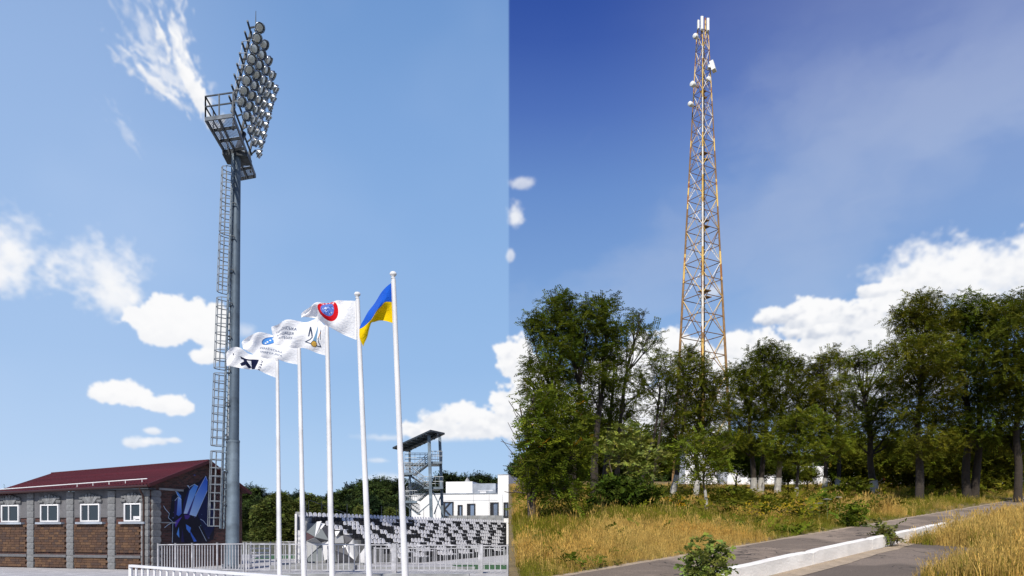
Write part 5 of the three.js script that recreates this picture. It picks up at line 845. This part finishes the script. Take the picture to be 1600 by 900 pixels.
// low green plants that nobody could count, under and between the trees
{
  reseed(505); const spots = [];
  for (let i = 0; i < 5200; i++) { const d = rr(24, 64), x = rr(0.5, d * 0.74), g = fbm(x * 0.24 + 90, d * 0.2 + 31, 3); if (g < 0.50 - 0.06 * smooth(30, 45, d) || st(x, -d)[1] > -3) continue; spots.push([x, gy(d) + rr(0.05, 0.45) * (0.5 + smooth(0.5, 0.7, g)), -d, rr(0.7, 1.4)]); }
  const holder = thing('undergrowth', 'low dark green undergrowth beneath the trees', 'undergrowth'); holder.userData.kind = 'stuff'; foliage('leaves', spots, SPRAY.mid, LEAF.dark, holder, {});
  const near = []; for (let i = 0; i < 1500; i++) { const d = rr(10.5, 27), x = rr(0.5, d * 0.7), g = fbm(x * 0.5 + 12, d * 0.45 + 61, 3); if (g < 0.57 || st(x, -d)[1] > -1.6) continue; near.push([x, gy(d) + rr(0.03, 0.28), -d, rr(0.6, 1.2)]); }
  const weeds = thing('low_weeds', 'low leafy weeds scattered through the dry meadow', 'weeds'); weeds.userData.kind = 'stuff'; foliage('leaves', near, SPRAY.bush, LEAF.mid, weeds, {});
}
// ---------------------------------------------------------------- right: dry grass
function tuft(n, h, w, s, heads) {
  reseed(s); const pos = [];
  for (let i = 0; i < n; i++) {
    const a = rr(0, 6.283), x = rr(-0.12, 0.12), z = rr(-0.12, 0.12), H = h * rr(0.45, 1.1), lean = H * rr(0.05, 0.5), dx = Math.cos(a), dz = Math.sin(a), W = w * rr(0.6, 1.2), P = [];
    for (let k = 0; k <= 2; k++) { const t = k / 2, c = [x + dx * lean * t * t, H * t * (1 - 0.12 * t), z + dz * lean * t * t], r = W * (1 - 0.75 * t); P.push([c[0] - dz * r, c[1], c[2] + dx * r], [c[0] + dz * r, c[1], c[2] - dx * r]); }
    for (let k = 0; k < 2; k++) pos.push(...P[2 * k], ...P[2 * k + 1], ...P[2 * k + 3], ...P[2 * k], ...P[2 * k + 3], ...P[2 * k + 2]);
    if (rnd() < heads) { const t = [x + dx * lean, H * 0.88, z + dz * lean], L = rr(0.06, 0.13), r = 0.012; pos.push(t[0] - r, t[1], t[2], t[0] + r, t[1], t[2], t[0] + dx * L * 0.4, t[1] + L, t[2] + dz * L * 0.4, t[0], t[1], t[2] - r, t[0], t[1], t[2] + r, t[0] + dx * L * 0.4, t[1] + L, t[2] + dz * L * 0.4); }
  }
  const g = new THREE.BufferGeometry(); g.setAttribute('position', new THREE.Float32BufferAttribute(pos, 3)); g.computeVertexNormals(); return g;
}
{
  const kinds = [tuft(18, 0.62, 0.009, 51, 0.5), tuft(20, 0.5, 0.011, 52, 0.2), tuft(14, 0.8, 0.008, 53, 0.7)], straw = leafMat([0.55, 0.395, 0.115], 0.3), green = leafMat([0.195, 0.195, 0.022], 0.3);
  const lots = [[], [], [], []]; reseed(900);
  const put = (x, d, s, greenish, y) => { const k = greenish ? 3 : Math.floor(rr(0, 3)); lots[k].push([x, y, -d, s]); };
  for (let i = 0; i < 64000; i++) {
    const d = 9 * Math.pow(9.5, Math.pow(rnd(), 1.15)), x = rr(0.2, d * 0.74 + 1), [t, s] = st(x, -d); void t;
    if (s > -1.56 || d > 84) continue;
    const g = fbm(x * 0.35 + 3, d * 0.28 + 7, 3), far = smooth(24, 34, d), edge = smooth(-1.5, -3, s), shade = far * 0.14;
    const greenish = rnd() < smooth(0.35, 0.55, g + 0.14 * smooth(15, 24, d) * (1 - far)) * 0.85 + 0.10;
    const tall = 0.55 + 0.5 * smooth(0.45, 0.75, fbm(x * 0.22 + 40, d * 0.2 + 11, 3)); if (Math.hypot(x - 0.66, d - 23) < 0.9) continue;
    put(x, d, (0.55 + 0.45 * edge) * rr(0.7, 1.15) * tall * (d > 30 ? 0.85 : 1) * lerp(1, 1.1, smooth(20, 60, d)), greenish, gy(d) - 0.06 - shade * 0);
  }
  for (let i = 0; i < 9000; i++) {                    // the verge on the near side of the road
    const t = rr(2.6, 30), s = rr(0.3, 7), lim = t < 9.5 ? 2.05 + 0.3 * vn(t * 1.3, 3) : 0.3; if (s < lim) continue;
    const p = onBank(t, s, -0.27); if (-p.z < 8 || p.x > 22) continue; put(p.x, -p.z, rr(0.6, 1.05) * Math.min(1, 0.45 + (s - lim) * 0.6), rnd() < 0.28, p.y);
  }
  for (const [k, l] of lots.entries()) {
    const m = new THREE.InstancedMesh(kinds[k === 3 ? 1 : k], k === 3 ? green : straw, l.length); m.name = numbered(k === 3 ? 'green_grass' : 'dry_grass'); scene.add(m); tag(m, k === 3 ? 'greener grass mixed through the dry meadow' : 'dry golden grass on the bank above the footpath', 'grass', null, 'stuff');
    l.forEach(([x, y, z, s], i) => { one.position.set(x, y, z); one.rotation.set(rr(-0.12, 0.12), rr(0, 6.283), rr(-0.12, 0.12)); one.scale.set(s, s * rr(0.8, 1.2), s); one.updateMatrix(); m.setMatrixAt(i, one.matrix); const b = rr(0.6, 1.25), w = fbm(x * 0.7 + 9, -z * 0.7 + 2, 3); const pale = rnd() < 0.25 ? 1.25 : 1; tintC.setRGB(b * pale, b * pale * lerp(0.80, 1.08, w), b * pale * lerp(0.55, 1.25, w)); m.setColorAt(i, tintC); });
  }
  // yellow and white flowers
  const star = (r, n) => { const pos = []; for (let i = 0; i < n; i++) { const a = i / n * 6.283, b = a + 0.5, c = a - 0.5; pos.push(0, 0, 0, r * 0.6 * Math.cos(b), 0.02 * (i % 2), r * 0.6 * Math.sin(b), r * Math.cos(a), 0.01, r * Math.sin(a), 0, 0, 0, r * Math.cos(a), 0.01, r * Math.sin(a), r * 0.6 * Math.cos(c), 0.02, r * 0.6 * Math.sin(c)); } const g = new THREE.BufferGeometry(); g.setAttribute('position', new THREE.Float32BufferAttribute(pos, 3)); g.computeVertexNormals(); return g; };
  reseed(77); const F1 = star(0.035, 6), yellow = leafMat([0.55, 0.40, 0.03], 0.3), spotsY = [];
  for (let i = 0; i < 150; i++) { const px = rr(1165, 1285), d = rr(22, 27); const p = at(px, 830, d); spotsY.push([p.x, gy(d) + rr(0.35, 0.75), -d, 1]); }
  { const m = new THREE.InstancedMesh(F1, yellow, spotsY.length); m.name = numbered('yellow_flowers'); scene.add(m); tag(m, 'yellow meadow flowers below the small dome-crowned tree', 'flowers', null, 'stuff'); spotsY.forEach(([x, y, z], i) => { one.position.set(x, y, z); one.rotation.set(rr(-0.9, 0.9), rr(0, 6), rr(-0.9, 0.9)); one.scale.setScalar(rr(0.7, 1.5)); one.updateMatrix(); m.setMatrixAt(i, one.matrix); }); }
  [[1279, 790, 7], [1270, 797, 5], [1311, 781, 4], [1292, 784, 5]].forEach(([px, py, r], k) => {
    const d = 24.5, foot = bankFoot(px, d), f = thing('umbel_flower', ['largest white flower head in the grass beside the footpath', 'low white flower head left of the largest one', 'white flower head nearest the dark bush on the right', 'white flower head just right of the largest one'][k], 'flower', foot, 'white flower heads'), h = at(px, py, d).y - foot.y, list = [], pet = [];
    list.push(taper([V(0, 0, 0), V(0.02, h * 0.5, 0), V(0, h, 0)], 0.012, 0.006, 5)); for (let i = 0; i < 14; i++) { const a = rr(0, 6.28), R = r / F * d * Math.sqrt(rnd()), q = V(R * Math.cos(a), h + 0.08 - R * 0.2, R * Math.sin(a)); list.push(rod(V(0, h, 0), q, 0.003, 3)); pet.push(star(0.045, 6).translate(q.x, q.y + 0.01, q.z)); }
    const st_ = mesh('stem', list, M([0.12, 0.15, 0.05], 0.9), f); void st_; mesh('petals', pet, leafMat([0.7, 0.68, 0.6], 0.3), f);
  });
}

scene.traverse((o) => { if (o.isMesh) { o.castShadow = true; o.receiveShadow = true; } });
renderer.render(scene, camera);
